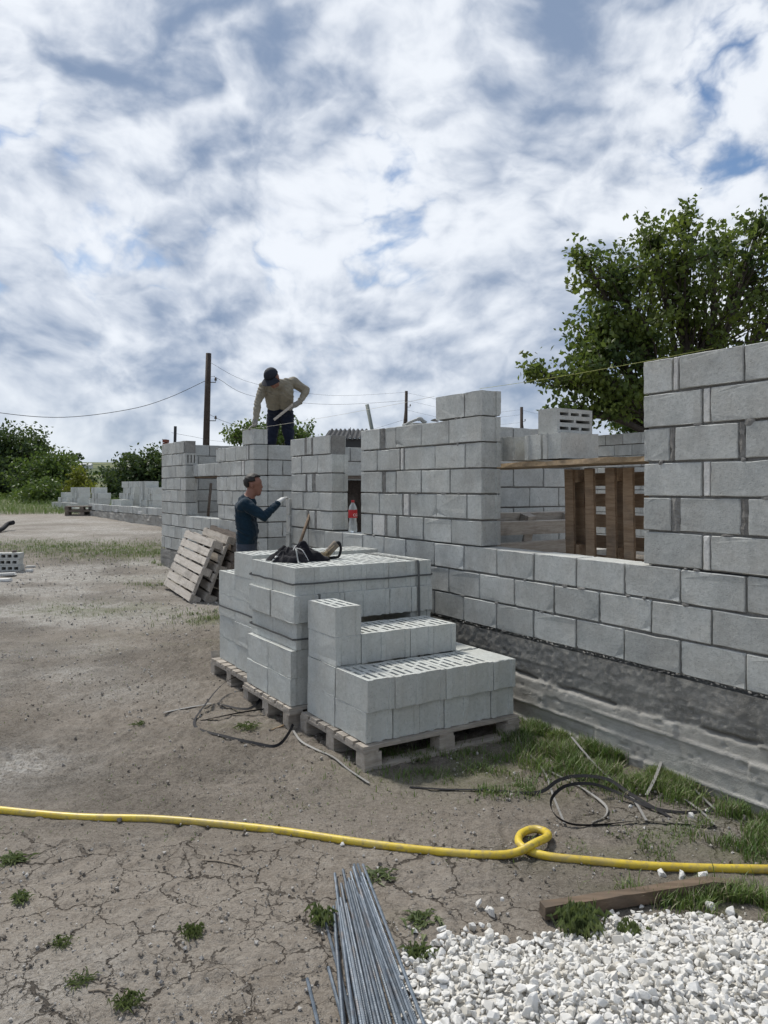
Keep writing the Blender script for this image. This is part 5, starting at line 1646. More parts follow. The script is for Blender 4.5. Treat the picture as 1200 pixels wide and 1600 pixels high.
# ================================================================== SMALL THINGS ON THE STACK AND WALL
def jacket():
    """a crumpled dark jacket: a heightfield folded into lumps with a soft outline"""
    c = stack_pt(.19, B2 + .47, z2 + 5 * BH + .004)
    n, m_ = 60, 34
    u, v = np.meshgrid(np.linspace(-1, 1, n), np.linspace(-1, 1, m_))
    ang = np.arctan2(v, u); rad = np.hypot(u, v) / np.maximum(np.maximum(np.abs(u), np.abs(v)) / 1.0, 1e-6)
    q = np.maximum(np.abs(u), np.abs(v))                # square -> disc
    out = 1 + .22 * np.sin(3 * ang + .6) + .12 * np.sin(5 * ang + 2)
    x = np.cos(ang) * q * out * .21; y = np.sin(ang) * q * out * .125
    h = (1 - q ** 2.2)
    lump = .062 + .050 * np.exp(-((x - .05) / .07) ** 2 - ((y - .0) / .06) ** 2) + .02 * np.exp(-((x + .11) / .06) ** 2) 
    fold = np.abs(np.sin((x * 34 + y * 22) + 5 * (fbm(u * 2, v * 2, 1.4, 3, 4) - .5)))
    z = h * lump + np.sqrt(np.clip(h, 0, 1)) * (.030 * fold + .05 * (fbm(u * 3, v * 3, 1.2, 3, 8) - .5))
    z = np.maximum(z, 0)
    P = np.stack([x.ravel(), y.ravel(), z.ravel()], 1)
    i = np.arange((m_ - 1) * (n - 1)); r = i // (n - 1); cc = i % (n - 1); a = r * n + cc
    F = np.stack([a, a + 1, a + 1 + n, a + n], 1)
    root = empty('jacket', c, (0, 0, R(6))); tag(root, 'crumpled black jacket with white piping lying on the strapped stack', 'jacket')
    np_mesh('body', P, F, 'black_cloth', smooth=True, parent=root)
    def surf(px_, py_):
        k = np.argmin((P[:, 0] - px_) ** 2 + (P[:, 1] - py_) ** 2); return Vector(P[k])
    for pts in ([(-.10, .08), (-.06, .09), (-.03, .06), (-.02, .02), (.0, -.02), (.03, -.05), (.06, -.07), (.10, -.09)], [(.02, .03), (-.01, .0), (-.02, -.03), (.01, -.05)], [(-.15, .05), (-.12, .075), (-.09, .085)]):
        m = MB(); m.tube([p + Vector((0, -.004, .006)) for p in catmull([surf(*q) for q in pts], 4)], .0032, 5); m.build('piping', 'cord_white', root)
    for dx in (0, .022):
        m = MB(); m.tube([p + Vector((-.002, -.004, .004)) for p in catmull([surf(-.165 + dx, -.02), surf(-.168 + dx, -.045), surf(-.160 + dx, -.07)], 4)], .006, 6); m.build('cuff_stripe', 'cord_white', root)
    m = MB(); m.tube(catmull([surf(.0, -.05), surf(.0, -.09) + Vector((0, -.01, .004)), Vector((.02, -.155, .004)), Vector((.03, -.19, .004))], 5), .006, 6); m.build('drawstring', 'plastic_grey', root)
jacket()


def whisk():
    c = stack_pt(.50, B2 + .50, z2 + 5 * BH)
    root = empty('hand_brush', c, (0, 0, R(10))); tag(root, 'straw hand brush with a dark hooked handle beside the black jacket', 'brush')
    r = random.Random(3); m = MB()
    for k in range(70):
        a, b = r.gauss(0, .018), r.gauss(0, .018)
        m.tube([(-.075 + r.uniform(-.02, .02), a * 1.9, .006 + abs(b) * 1.1), (-.02, a * 1.2, .045 + b), (.03 + r.uniform(-.004, .004), a * .7, .095 + b * .6)], [.0018, .002, .002], 4)
    m.build('bristles', 'bristle', root)
    m = MB(); m.tube(catmull([(-.015, 0, .05), (.01, 0, .078), (.035, 0, .105), (.05, 0, .118)], 4), [.026, .027, .028, .029, .030, .030, .030, .030, .030, .031, .031, .030, .028], 12, caps=False); m.build('binding', 'twig', root)
    m = MB(); m.tube(catmull([(.035, 0, .100), (.055, 0, .122), (.072, -.004, .112), (.080, -.008, .080), (.074, -.01, .045), (.060, -.01, .016), (.02, -.012, .010), (-.02, -.01, .009)], 5), [.030 - .016 * min(1, i / 12) for i in range(36)], 10, flat=.7); m.build('handle', 'strap_black', root)
whisk()

# shovel with its shaft leaning on the doorway pier
root = empty('shovel', (0, 0, 0)); tag(root, 'long wooden shovel handle leaning against the wall behind the jacket', 'shovel')
top = at(485.5, 800, 8.42); bot = gp(430, 905); bot = Vector((top.x - .55, top.y - .95, float(gz(top.x - .55, top.y - .95)) + .22))
bot = at(452, 897, 8.0)
m = MB(); m.tube([bot, top], [.018, .0165], 8); m.build('handle', 'timber', root)
dv = (bot - top).normalized(); m = MB(); bl = bot + dv * .20
wv = Vector((1, .3, 0)).normalized()
m.add([bot + wv * .03, bot - wv * .03, bot - wv * .11 + dv * .05, bot - wv * .10 + dv * .2, bot + dv * .28, bot + wv * .10 + dv * .2, bot + wv * .11 + dv * .05], [(0, 1, 2, 3, 4, 5, 6)])
m.build('blade', 'black_steel', root)


def bottle():
    c = hw(6.76, .085, FZ + 3 * CH - .011)
    root = empty('plastic_bottle', c); tag(root, 'clear plastic drink bottle with red label standing in the narrow window opening', 'bottle')
    prof = [(.0, .002), (.030, .0), (.043, .008), (.0445, .02), (.0435, .09), (.037, .115), (.036, .13), (.0425, .155), (.0445, .165), (.0445, .225), (.043, .235), (.036, .262), (.022, .290), (.014, .302), (.0135, .322)]
    def lathe(pf, nm, mt, n=24, par=root, cap=False):
        V = []; F = []
        for r_, z in pf:
            for k in range(n): a = 2 * math.pi * k / n; V.append((r_ * math.cos(a), r_ * math.sin(a), z))
        for i in range(len(pf) - 1):
            for k in range(n): a = i * n + k; b = i * n + (k + 1) % n; F.append((a, b, b + n, a + n))
        m = MB(); m.add(V, F, smooth=True); return m.build(nm, mt, par)
    lathe(prof, 'bottle_body', 'pet')
    lathe([(.0, .004), (.040, .006), (.041, .075), (.0, .075)], 'water', 'water')
    lb = lathe([(.0452, .150), (.0456, .152), (.0456, .228), (.0452, .230)], 'label_band', 'label_red')
    lathe([(.0155, .303), (.0165, .304), (.0165, .324), (.014, .327), (.0, .327)], 'bottle_cap', 'cap_red')
    tx = bpy.data.curves.new('txt', 'FONT'); tx.body = 'CO'; tx.size = .038; tx.extrude = .0004
    to = bpy.data.objects.new('txt', tx); COL.objects.link(to)
    dg = bpy.context.evaluated_depsgraph_get(); dg.update(); me = bpy.data.meshes.new_from_object(to.evaluated_get(dg)); bpy.data.objects.remove(to)
    me.materials.clear()
    fa = math.atan2(-c.y, -c.x) + .12
    for v in me.vertices:
        a = fa + (v.co.x - .004) / .046; rr_ = .0460 + v.co.z
        v.co = Vector((rr_ * math.cos(a), rr_ * math.sin(a), .166 + v.co.y))
    obj('label_lettering', me, 'print_white', lb)
bottle()

# string lines pulled between the raised corners
def line(a, b, label, mat, sag=.01, r=.0012):
    P = [a.lerp(b, k / 8) - Vector((0, 0, sag * 4 * (k / 8) * (1 - k / 8))) for k in range(9)]
    m = MB(); m.tube(P, r, 5); return tag(m.build('string_line', mat), label, 'string')
line(hw(2.6, -.012, FZ + 9 * CH - .004), hw(4.6, -.012, FZ + 9 * CH - .004), 'yellow string line pulled from the tall right wall to the pier', 'string_yellow', .012, .0014)
line(hw(9.6, -.012, FZ + 9 * CH - .004), hw(5.2, -.012, FZ + 9 * CH - .004), 'pale string line pulled over the wall in front of the man', 'string_white', .02, .0014)

# bits on the pier
m = MB(); a = at(582, 675, 8.2); b = at(573.5, 632, 8.2); m.tube([a + (a - b) * 3.2, b], .021, 10); tag(m.build('pipe', 'tube_green'), 'grey-green pipe sticking up at a slant behind the pier', 'pipe')
m = MB(); m.tube(catmull([at(634, 664, 6.95), at(640, 660, 6.95), at(650, 656, 6.95), at(657, 654.5, 6.95), at(661, 658, 6.95), at(666, 661, 6.95)], 5), [.012] * 12 + [.018] * 14, 8)
tag(m.build('bent_hose', 'plastic_grey'), 'bent piece of grey hose lying on top of the pier', 'hose')
o = obj('mortar_lump', STM[3].copy(), None, None, at(678, 656.5, 6.75)); o.data.materials.clear(); o.data.materials.append(M['mortar']); o.scale = (.03, .02, .014); tag(o, 'dab of mortar on the pier beside the two top blocks', 'mortar')

# ================================================================== HOLLOW BLOCKS AT THE LEFT EDGE
def holed_mesh():
    bm = bmesh.new(); L, W, H = .52, .19, .098
    def quad(c): bm.faces.new([bm.verts.new(v) for v in c])
    x0, x1, y0, y1, z0_, z1 = -L / 2, L / 2, -W / 2, W / 2, -H / 2, H / 2
    quad([(x0, y1, z0_), (x1, y1, z0_), (x1, y1, z1), (x0, y1, z1)][::-1]); quad([(x0, y0, z1), (x1, y0, z1), (x1, y1, z1), (x0, y1, z1)]); quad([(x0, y0, z0_), (x1, y0, z0_), (x1, y1, z0_), (x0, y1, z0_)][::-1])
    quad([(x1, y0, z0_), (x1, y1, z0_), (x1, y1, z1), (x1, y0, z1)]); quad([(x0, y0, z0_), (x0, y1, z0_), (x0, y1, z1), (x0, y0, z1)][::-1])
    a, b = -.024, .024
    quad([(x0, y0, z0_), (x1, y0, z0_), (x1, y0, a), (x0, y0, a)]); quad([(x0, y0, b), (x1, y0, b), (x1, y0, z1), (x0, y0, z1)])
    n = 5; hw_ = .068; gap = (L - n * hw_) / (n + 1); x = x0
    for i in range(n):
        quad([(x, y0, a), (x + gap, y0, a), (x + gap, y0, b), (x, y0, b)]); x += gap
        c = [(x, a), (x + hw_, a), (x + hw_, b), (x, b)]
        for k in range(4):
            p, q = c[k], c[(k + 1) % 4]; quad([(p[0], y0, p[1]), (q[0], y0, q[1]), (q[0], .06, q[1]), (p[0], .06, p[1])])
        quad([(x, .06, a), (x + hw_, .06, a), (x + hw_, .06, b), (x, .06, b)]); x += hw_
    quad([(x, y0, a), (x1, y0, a), (x1, y0, b), (x, y0, b)])
    me = bpy.data.meshes.new('hollow_block'); bm.to_mesh(me); bm.free(); me.materials.append(M['block']); return me
HM = holed_mesh(); pb = gp(6, 893)
for k, nm in enumerate(('lowest', 'middle', 'topmost')):
    o = obj('hollow_block', HM, None, None, (pb.x - .02 + (.012, -.01, .004)[k], pb.y + .09, pb.z + .05 + k * .1), (0, 0, R(4) + (.01, -.02, .015)[k]))
    tag(o, f'{nm} of three flat hollow blocks stacked at the left edge of the yard', 'block', 'hollow blocks at the left edge')
for px, py, sx, sy, rz, lb in ((48, 887, .16, .05, .3, 'flat grey stone shard right beside the hollow blocks'), (46, 893, .12, .05, -.2, 'lower flat grey stone shard by the hollow blocks'), (8, 899, .34, .09, .1, 'flat pale slab lying in front of the hollow blocks'), (6, 908, .22, .12, -.1, 'pale brick fragment nearest in front of the hollow blocks'), (21, 862, .07, .05, .4, 'dark scrap lying on top of the hollow blocks')):
    p = gp(px, py); m = MB(); z_ = p.z + .02
    if py == 862: p = Vector((pb.x + .14, pb.y + .07, 0)); z_ = pb.z + .325
    m.box((0, 0, 0), (sx, sy, .035), None, 0, .85); o = m.build('stone_shard', 'pallet_dark' if py == 862 else 'block_pale', None, (p.x, p.y, z_), (.05, -.04, rz)); tag(o, lb, 'shard')
m = MB(); m.tube(catmull([gp(-30, 838) + Vector((0, 0, .05)), gp(0, 832) + Vector((0, 0, .06)), gp(12, 829) + Vector((0, 0, .16)), gp(21, 829) + Vector((0, 0, .20))], 5), .055, 8)
tag(m.build('black_pipe', 'strap_black'), 'black pipe end lying on the pale ground at the left edge', 'pipe')

# ================================================================== THE SECOND FOUNDATION BEHIND
FA = Vector((-5.8, 20.0, 0)); FD = Vector((-.605, .796, 0)).normalized(); FN = Vector((FD.y, -FD.x, 0))
def fpt(t_, w, z): return FA + FD * t_ + FN * w + Vector((0, 0, z))
frot = math.atan2(FD.y, FD.x)
root = empty('foundation_wall', fpt(0, 0, 0), (0, 0, frot)); tag(root, 'low far foundation with a first course of grey blocks laid in short runs', 'foundation', kind='thing')
def far_footing():
    S = np.arange(-2.2, 11.6, .12); Z = np.arange(.2, .90, .045)
    s, z = np.meshgrid(S, Z); d = (fbm(s, z, 3, 4, 5) - .5) * .08 + (fbm(s, z, 12, 3, 6) - .5) * .04
    P = np.stack([s.ravel(), d.ravel(), z.ravel()], 1); nx, nz = len(S), len(Z)
    i = np.arange((nz - 1) * (nx - 1)); r = i // (nx - 1); c = i % (nx - 1); a = r * nx + c
    up = sstep(z.ravel(), .80, .86) * .0
    np_mesh('footing_face', P, np.stack([a, a + 1, a + 1 + nx, a + nx], 1), 'foundation', {'upper': ('POINT', up + .55), 'fin': ('POINT', up * 0)}, parent=root)
    m = MB(); m.box((4.7, -.26, .50), (13.8, .48, .74)); m.box((4.7, -3.8, .42), (13.8, 6.6, .9)); m.build('slab', 'foundation', root)
far_footing()
j = 0
for a, b, lv in ((-2.2, -.55, 0), (-.35, 1.55, 0), (1.85, 3.6, 0), (3.75, 6.6, 0), (8.2, 11.2, 0)):
    n = max(1, round((b - a) / .4)); st = (b - a) / n
    for k in range(n):
        obj('block', block_mesh(.39, groove=(1, 1), var=k % 3, mat='block'), None, root, (a + (k + .5) * st, -.14 + rnd.uniform(-.02, .02), .885 + BH / 2 + rnd.uniform(0, .02)), (0, 0, rnd.uniform(-.03, .03)))
for k, x in enumerate((-.45, 1.70, 3.68, 7.6)):
    m = MB(); m.box((0, 0, 0), (.16 if k < 3 else .9, .24, .08 if k < 3 else .03)); m.build('white_pad', 'white_wall', root, (x, -.13, .93 if k < 3 else .91), (0, 0, .2))


def far_stack(t_, w, nx, courses, label, group, drop=(), ny=1, zz=.875):
    for c in range(courses):
        for i in range(nx):
            if (c, i) in drop: continue
            p = fpt(t_ + i * .196 + rnd.uniform(-.004, .004), w + rnd.uniform(-.035, .035), zz + c * BH + BH / 2)
            o = obj('concrete_block', block_mesh(.388, .188, BH, (1, 1), c == courses - 1, rnd.randrange(3), 'block_stack'), None, None, p, (0, 0, frot + math.pi / 2 + rnd.uniform(-.02, .02)))
            tag(o, f'{label}, course {ORD[c]} up, {ORD[i]} from right', 'block', group)
# placed so that each faces the yard
far_stack(4.25, .95, 6, 5, 'block of the tall far stack', 'blocks of the tall far stack')
far_stack(2.75, .95, 6, 5, 'block of the far stack by the house corner', 'blocks of the far stack by the house corner', drop=((4, 0), (4, 1), (4, 2)))
far_stack(3.6, .45, 7, 2, 'block of the low row before the far stacks', 'blocks of the low far row', drop=((1, 0), (1, 1)))
far_stack(5.75, 1.3, 5, 3, 'block of the pile left of the far stacks', 'blocks of the middle far pile')
far_stack(6.75, .6, 5, 4, 'block of the small stepped far pile', 'blocks of the stepped far pile', drop=((3, 0), (3, 1), (3, 4), (2, 4)))
far_stack(9.0, .6, 5, 4, 'block of the taller far end pile', 'blocks of the far end pile')
far_stack(10.15, .5, 6, 3, 'block of the shorter far end pile', 'blocks of the shorter far end pile', drop=((2, 0), (2, 4), (2, 5)))
for k in range(2):
    p = gp(101, 806); pallet(('lower' if k == 0 else 'upper') + ' dark pallet of two lying at the far foundation', frame(Vector((p.x, p.y, p.z + .16 * k)), Vector((.96, .27, 0)).normalized(), Vector((-.27, .96, 0)).normalized()), 1.0 if k else 1.05, .8, 6, 'pallet_dark', 'x', group='pallets by the far foundation', seed=50 + k)

# ================================================================== POLES, WIRES, SHED, CHIMNEY
def pole(base, top, r0, r1, label, extra=None):
    root = empty('utility_pole', base); tag(root, label, 'pole', 'utility poles')
    b = Vector((0, 0, -.3)); t_ = top - base
    m = MB(); m.tube([b, t_ * .5, t_], [r0, (r0 + r1) / 2, r1], 10); m.build('pole_shaft', 'pole_wood', root)
    for z, sx in ((-1.25, 1), (-2.9, 1)):
        m = MB(); q = t_ + Vector((0, 0, z)); m.tube([q, q + Vector((sx * .30, 0, .0)), q + Vector((sx * .30, 0, .10))], .02, 6); m.tube([q + Vector((sx * .30, 0, .08)), q + Vector((sx * .30, 0, .22))], [.06, .035], 8); m.build('insulator', 'porcelain', root)
    if extra:
        m = MB(); m.tube([extra - base, t_ * .86], [r0 * .9, r1 * .9], 8); m.build('brace', 'pole_wood', root)
    return root
def ground_below(v): return Vector((v.x, v.y, float(gz(v.x, v.y))))
tp1 = at(326, 552, 33); b1 = at(319.5, 700, 33); b1 = ground_below(b1); pole(b1, tp1, .16, .115, 'tall dark wooden utility pole at the left behind the house')
tp2 = at(635, 611, 60); b2_ = ground_below(at(632, 700, 60)); pole(b2_, tp2, .17, .12, 'braced dark utility pole seen above the pier', ground_below(at(624, 700, 60)) + Vector((0, 0, 2.5)))
tp3 = at(815, 636, 66); b3_ = ground_below(at(815, 700, 66)); pole(b3_, tp3, .17, .13, 'short braced utility pole over the inner wall at the right', ground_below(at(836, 700, 66)))
def wire(pts, label, r=.02):
    r *= .5
    m = MB(); m.tube(catmull(pts, 6), r, 5); tag(m.build('overhead_wire', 'cable'), label, 'wire', 'overhead wires')
wire([at(-120, 622, 27), at(0, 645, 28.5), at(100, 652, 29.8), at(200, 640, 31), at(262, 622, 32), at(323, 594, 33)], 'sagging wire running left from the tall pole', .024)
wire([at(326, 590, 33), at(335, 588, 34), at(343, 593, 35), at(400, 620, 42), at(520, 632, 52), at(634, 626, 60)], 'wire running right from the tall pole to the braced one', .018)
wire([at(326, 565, 33), at(400, 600, 42), at(520, 618, 52), at(634, 613, 60)], 'upper wire from the tall pole towards the braced pole', .014)
wire([at(323, 645, 33), at(355, 660, 36), at(420, 676, 42), at(540, 680, 52), at(634, 655, 60)], 'lowest wire from the tall pole passing behind the man', .016)
for k, (ya, yb) in enumerate(((614, 640), (626, 648), (641, 660))): wire([at(637, ya, 60), at(700, ya + 14, 62), at(760, yb - 2 + 6, 64), at(815, yb, 66)], f'{("upper", "middle", "lower")[k]} wire between the two far braced poles', .013)
wire([at(817, 641, 66), at(870, 652, 64), at(960, 655, 60), at(1100, 640, 56)], 'wire leaving the far right pole towards the tree', .014)
wire([at(268, 676, 18.2), at(300, 682, 23), at(350, 690, 30), at(420, 690, 38)], 'thin wire tied to the black post behind the house corner', .008)

p = Vector((at(263, 700, 18.2).x, 18.2, 0)); p.z = float(gz(p.x, p.y))
root = empty('brick_pier', p); tag(root, 'red brick pier end showing above the far house corner', 'pier')
r = random.Random(1)
for c in range(30):
    for i in range(2):
        if p.z + .08 * (c + 1) > 2.70 + (.14 if i == 0 else 0): continue
        m = None
        o = obj('brick', board_mesh((.10, .22, .068), 'brick_red', c % 3), None, root, (-.06 + i * .105 + (c % 2) * .006, 0, .034 + c * .078))
m = MB(); m.box((.0, 0, 1.29), (.055, .055, 2.56)); o = m.build('steel_post', 'black_steel', None, (p.x + .10, p.y, p.z), (0, R(1.5), 0)); tag(o, 'black post standing beside the red brick pier', 'post')

# shed with a corrugated sheet edge
root = empty('shed', (-1.25, 24.2, float(gz(-1.25, 24.2)))); tag(root, 'dark shed with corrugated sheet roof showing through the narrow window gap', 'shed')
zt = at(550, 683, 24).z - root.location.z
m = MB(); m.box((0, 1.2, (zt - .35) / 2), (1.1, 2.2, zt - .35)); m.build('wall', 'pallet_dark', root)
V = []; F = []; n = 90
for i in range(n):
    x = -.66 + 1.34 * i / (n - 1); wv = .035 * math.sin(x / .15 * 2 * math.pi)
    V += [(x, -.15, zt - .03 + wv), (x, 2.6, zt + .45 + wv), (x, -.15, zt - .055 + wv), (x, 2.6, zt + .42 + wv)]
for i in range(n - 1):
    a = i * 4; F += [(a, a + 4, a + 5, a + 1), (a + 2, a + 3, a + 7, a + 6), (a, a + 2, a + 6, a + 4)]
m = MB(); m.add(V, F); m.build('roof_sheet', 'slate_sheet', root)
m = MB(); m.box((0, -.02, zt - .18), (1.25, .06, .30)); m.build('fascia', 'slate_sheet', root)
m = MB(); m.tube([(.19, .5, zt), (.17, .5, zt + .36)], .012, 5); m.build('antenna', 'black_steel', root)

# ================================================================== TREES
def tree(name, label, base, lobes, leaf_len, mat, seed, trunk_r=.18, per_tip=26, spread=.17, group=None, cat='tree', limb=True, bare=0):
    """lobes: (px, py, rx, ry, Y, depth, tips); twigs reach every tip and carry a spray of leaves"""
    r = np.random.RandomState(seed)
    root = empty(name, base); tag(root, label, cat, group)
    bz = Vector(base)
    tips = []; hubs = []
    for px, py, rx, ry, Y, dp, nt in lobes:
        c = at(px, py, Y); sx = rx * Y / FPX; sz = ry * Y / FPX
        hubs.append(c)
        q = r.normal(size=(nt, 3)); q /= np.linalg.norm(q, axis=1)[:, None]; q *= (r.rand(nt, 1) ** .45)
        tips.append((c, np.array(c[:]) + q * (sx, dp, sz)))
    wood_ = MB()
    top = max(h.z for h in hubs)
    fork = bz.lerp(Vector((np.mean([h.x for h in hubs]), np.mean([h.y for h in hubs]), 0)), .35); fork.z = bz.z + (top - bz.z) * .30
    if limb:
        wood_.tube(catmull([bz - Vector((0, 0, .2)), bz.lerp(fork, .5) + Vector((.05, 0, 0)), fork], 4), [trunk_r * 1.25 - trunk_r * .45 * i / 8 for i in range(9)], 9)
    allp = []; outs_ = []
    for c, T in tips:
        if limb:
            mid = fork.lerp(c, .5) + Vector((r.normal(0, .12), r.normal(0, .12), .18))
            C = catmull([fork, mid, c], 5); wood_.tube(C, [trunk_r * .62 * (1 - .8 * i / 10) for i in range(11)], 6)
            for p in T[:: 2]:
                p = Vector(p); k = r.randint(5, 11); st = C[k]
                md = st.lerp(p, .55) + Vector((r.normal(0, .05), r.normal(0, .05), r.normal(.03, .06)))
                wood_.tube([st, md, p], [trunk_r * .14, trunk_r * .09, trunk_r * .03], 4, caps=False)
        allp.append(T); q_ = T - np.array(c[:]); outs_.append(q_ / (np.linalg.norm(q_, axis=1)[:, None] + 1e-6))
    P = np.concatenate(allp)
    if limb: wood_v = wood_; wood_v.v = [tuple(Vector(v) - bz) for v in wood_v.v]; wood_v.build('trunk', 'bark', root)
    n = len(P) * per_tip
    oo = np.repeat(np.concatenate(outs_), per_tip, 0); oo[:, 2] += .35
    c = np.repeat(P, per_tip, 0) + oo * r.uniform(-2.2, 1.9, (n, 1)) * spread + r.normal(0, spread * .62, (n, 3)) * (1, 1, .8)
    keep = c[:, 2] > bz.z + .05; c = c[keep]; n = len(c)
    d = r.normal(size=(n, 3)); d[:, 2] -= .55; d /= np.linalg.norm(d, axis=1)[:, None]
    s = np.cross(d, r.normal(size=(n, 3))); s /= np.linalg.norm(s, axis=1)[:, None]
    nn = np.cross(d, s)
    L = leaf_len * r.uniform(.6, 1.2, n)[:, None]; W = L * .30
    V = np.stack([c, c + d * L * .5 + s * W + nn * L * .08, c + d * L, c + d * L * .5 - s * W + nn * L * .08], 1).reshape(-1, 3) - np.array(bz[:])
    b = np.arange(n) * 4
    F = np.concatenate([np.stack([b, b + 1, b + 2], 1), np.stack([b, b + 2, b + 3], 1)])
    np_mesh('crown', V, F, mat, parent=root)
    return root


def gbase(px, Y): x = (px - 600) / FPX * Y; return (x, Y, float(gz(x, Y)))
tree('walnut_tree', 'large dark green leafy tree rising behind the right wall', gbase(1085, 14.6),
     [(1058, 418, 72, 80, 14.2, 1.3, 120), (1165, 430, 70, 85, 14.8, 1.3, 115), (962, 432, 62, 42, 13.9, .9, 80), (990, 520, 72, 62, 14.0, 1.2, 120), (905, 588, 58, 24, 13.8, .8, 60), (935, 515, 40, 45, 13.9, .8, 60), (925, 555, 40, 30, 13.8, .7, 40), (888, 640, 30, 26, 13.6, .6, 32),
      (955, 622, 52, 40, 13.8, .9, 70), (1100, 520, 100, 70, 14.6, 1.4, 130), (1245, 440, 80, 100, 15, 1.4, 120), (1260, 560, 100, 80, 15, 1.4, 110), (1020, 600, 70, 55, 14.2, 1.0, 100), (1068, 345, 15, 22, 14.1, .4, 16), (1185, 352, 18, 24, 14.4, .4, 20),
      (912, 402, 26, 10, 13.8, .4, 16), (838, 578, 26, 9, 13.7, .3, 14), (1020, 375, 28, 22, 14, .5, 26), (1120, 385, 30, 25, 14.3, .5, 26)], .125, 'leaf_tree', 7, .15, 17, .13)
tree('garden_tree', 'small tree with yellowish leaves low behind the inner wall at the right', gbase(990, 19), [(985, 655, 26, 24, 19, .6, 40), (1030, 640, 40, 30, 19, .7, 40)], .13, 'leaf_mid', 9, .09, 22, .14)
tree('orchard_tree', 'leafy tree seen behind the legs of the man on the wall', gbase(420, 27), [(372, 680, 16, 12, 27, .6, 26), (392, 668, 14, 10, 27, .6, 20), (432, 672, 32, 18, 27, .9, 70), (466, 680, 22, 14, 27, .7, 40), (420, 690, 60, 16, 27, .9, 60)], .15, 'leaf_mid', 11, .12, 20, .15)
LG = 'trees on the left beyond the yard'
tree('broadleaf_tree', 'tall dark tree at the left edge beyond the lawn', gbase(5, 44), [(-10, 712, 55, 42, 44, 2.2, 150), (40, 705, 28, 25, 44, 1.4, 50), (62, 695, 16, 12, 43, .8, 16), (-60, 720, 50, 55, 45, 2.2, 110), (15, 755, 55, 30, 43, 2.2, 110), (-50, 770, 60, 25, 43, 2, 70)], .26, 'leaf_dark', 21, .30, 30, .32, LG)
tree('broadleaf_tree', 'mid green tree right of the tall dark one on the left', gbase(80, 40), [(78, 735, 32, 26, 40, 1.6, 90), (50, 752, 30, 28, 39, 1.5, 70), (100, 742, 16, 20, 40, 1.0, 44), (85, 768, 45, 22, 39, 1.5, 80)], .22, 'leaf_mid', 22, .2, 30, .25, LG)
tree('broadleaf_tree', 'slim dark tree at the edge of the open valley view', gbase(122, 46), [(116, 742, 12, 16, 46, .8, 36), (126, 754, 13, 14, 46, .8, 36), (111, 726, 3, 6, 46, .3, 6), (141, 750, 6, 12, 47, .6, 14), (122, 775, 22, 12, 45, .8, 40)], .22, 'leaf_dark', 23, .14, 24, .18, LG)
tree('broadleaf_tree', 'dark rounded tree right behind the far block stacks', gbase(215, 38), [(207, 742, 30, 20, 38, 1.4, 90), (236, 722, 22, 16, 38, 1.0, 60), (184, 755, 15, 12, 37, 1.0, 40), (250, 745, 30, 26, 38, 1.2, 60), (215, 770, 40, 14, 37, 1.2, 70)], .21, 'leaf_dark', 24, .2, 30, .24, LG)
tree('round_shrub', 'light green round shrub standing on the left lawn', gbase(66, 33), [(62, 775, 24, 20, 33, .9, 80), (78, 770, 14, 18, 33, .7, 36), (45, 785, 18, 10, 33, .7, 26)], .17, 'leaf_mid', 25, .08, 22, .17, 'shrubs beyond the yard', 'shrub')
tree('yellow_shrub', 'bright yellow green shrub behind the far blocks', gbase(124, 36), [(122, 757, 12, 17, 36, .6, 46), (112, 770, 12, 12, 36, .6, 30), (128, 745, 6, 8, 36, .4, 12)], .17, 'leaf_yellow', 26, .07, 24, .17, 'shrubs beyond the yard', 'shrub')
tree('yellow_shrub', 'lower yellow green shrub right of the brighter one behind the blocks', gbase(141, 34), [(141, 775, 10, 13, 34, .5, 34)], .16, 'leaf_yellow', 27, .06, 24, .15, 'shrubs beyond the yard', 'shrub')
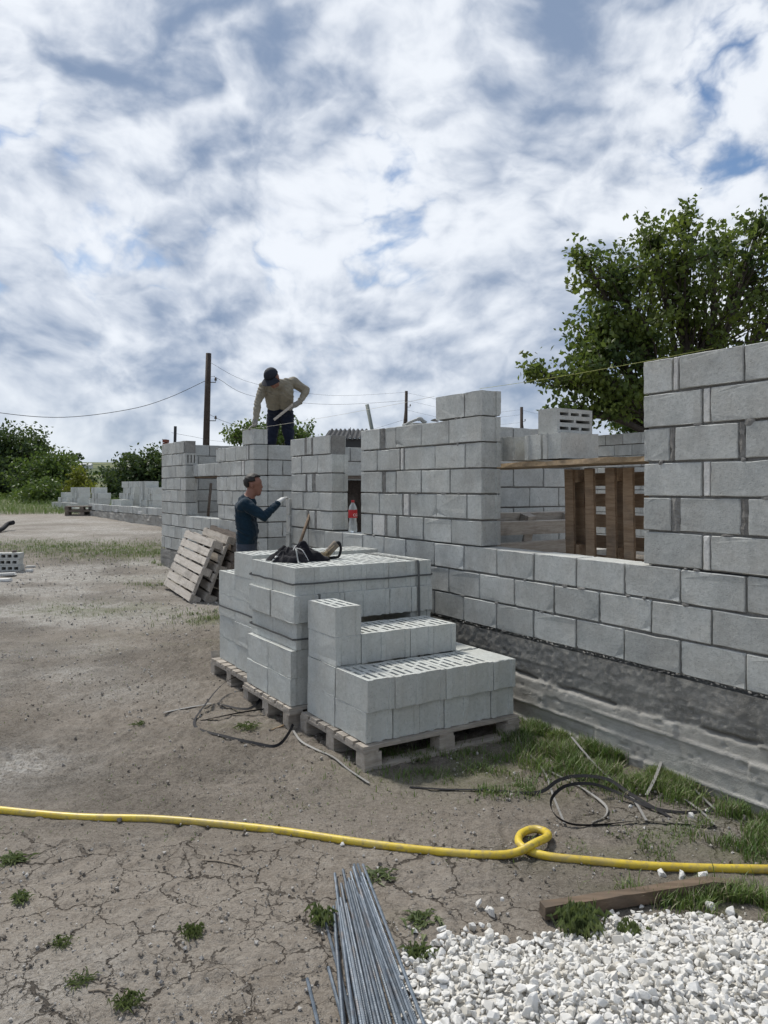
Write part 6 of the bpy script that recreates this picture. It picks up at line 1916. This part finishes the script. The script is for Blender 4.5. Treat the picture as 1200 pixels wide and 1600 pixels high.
tree('tall_weed_bank', 'bank of pale tall weeds at the back of the left lawn', gbase(20, 38), [(20, 787, 42, 8, 38, .8, 80), (-30, 785, 40, 8, 38, .8, 60), (48, 780, 14, 10, 37, .6, 30)], .22, 'leaf_mid', 28, .05, 22, .22, 'shrubs beyond the yard', 'shrub', limb=False)


def woodland():
    r = np.random.RandomState(31); V = []; n = 0
    C = []
    for k in range(520):
        Y = 90 * (22 ** r.rand()); X = Y * r.uniform(-.75, .6)
        if vnoise(np.array([X * .006]), np.array([Y * .004]), 3)[0] < .36 and Y < 1500: continue
        C.append((X, Y, float(gz(X, Y)), 2.2 + Y * .0062))
    P = []
    for X, Y, z, h in C:
        m_ = 46; q = r.normal(size=(m_, 3)); q /= np.linalg.norm(q, axis=1)[:, None]
        c = np.array((X, Y, z + h * .8)) + q * (h * 1.5, h * 1.0, h * .85) * (r.rand(m_, 1) ** .4)
        s = h * .34
        a = r.normal(size=(m_, 3)); a /= np.linalg.norm(a, axis=1)[:, None]; b = np.cross(a, r.normal(size=(m_, 3))); b /= np.linalg.norm(b, axis=1)[:, None]
        P.append(np.stack([c - a * s, c - b * s, c + a * s, c + b * s], 1).reshape(-1, 3))
    P = np.concatenate(P); b = np.arange(len(P) // 4) * 4
    o = np_mesh('far_woodland', P, np.stack([b, b + 1, b + 2, b + 3], 1), 'leaf_dark'); tag(o, 'far woods and hedges across the valley', 'woodland', kind='stuff')
woodland()
Yb = 1080; xb = (131 - 600) / FPX * Yb; zb = float(gz(xb, Yb))
root = empty('far_barn', (xb, Yb, zb), (0, 0, .05)); tag(root, 'long white barn far across the valley', 'barn')
m = MB(); m.box((0, 0, 1), (22, 9, 8)); m.build('wall', 'white_wall', root)
m = MB(); m.add([(-11.5, -5, 5), (11.5, -5, 5), (11.5, 0, 8), (-11.5, 0, 8), (-11.5, 5, 5), (11.5, 5, 5)], [(0, 1, 2, 3), (3, 2, 5, 4), (0, 3, 4), (1, 5, 2)]); m.build('roof', 'white_wall', root)
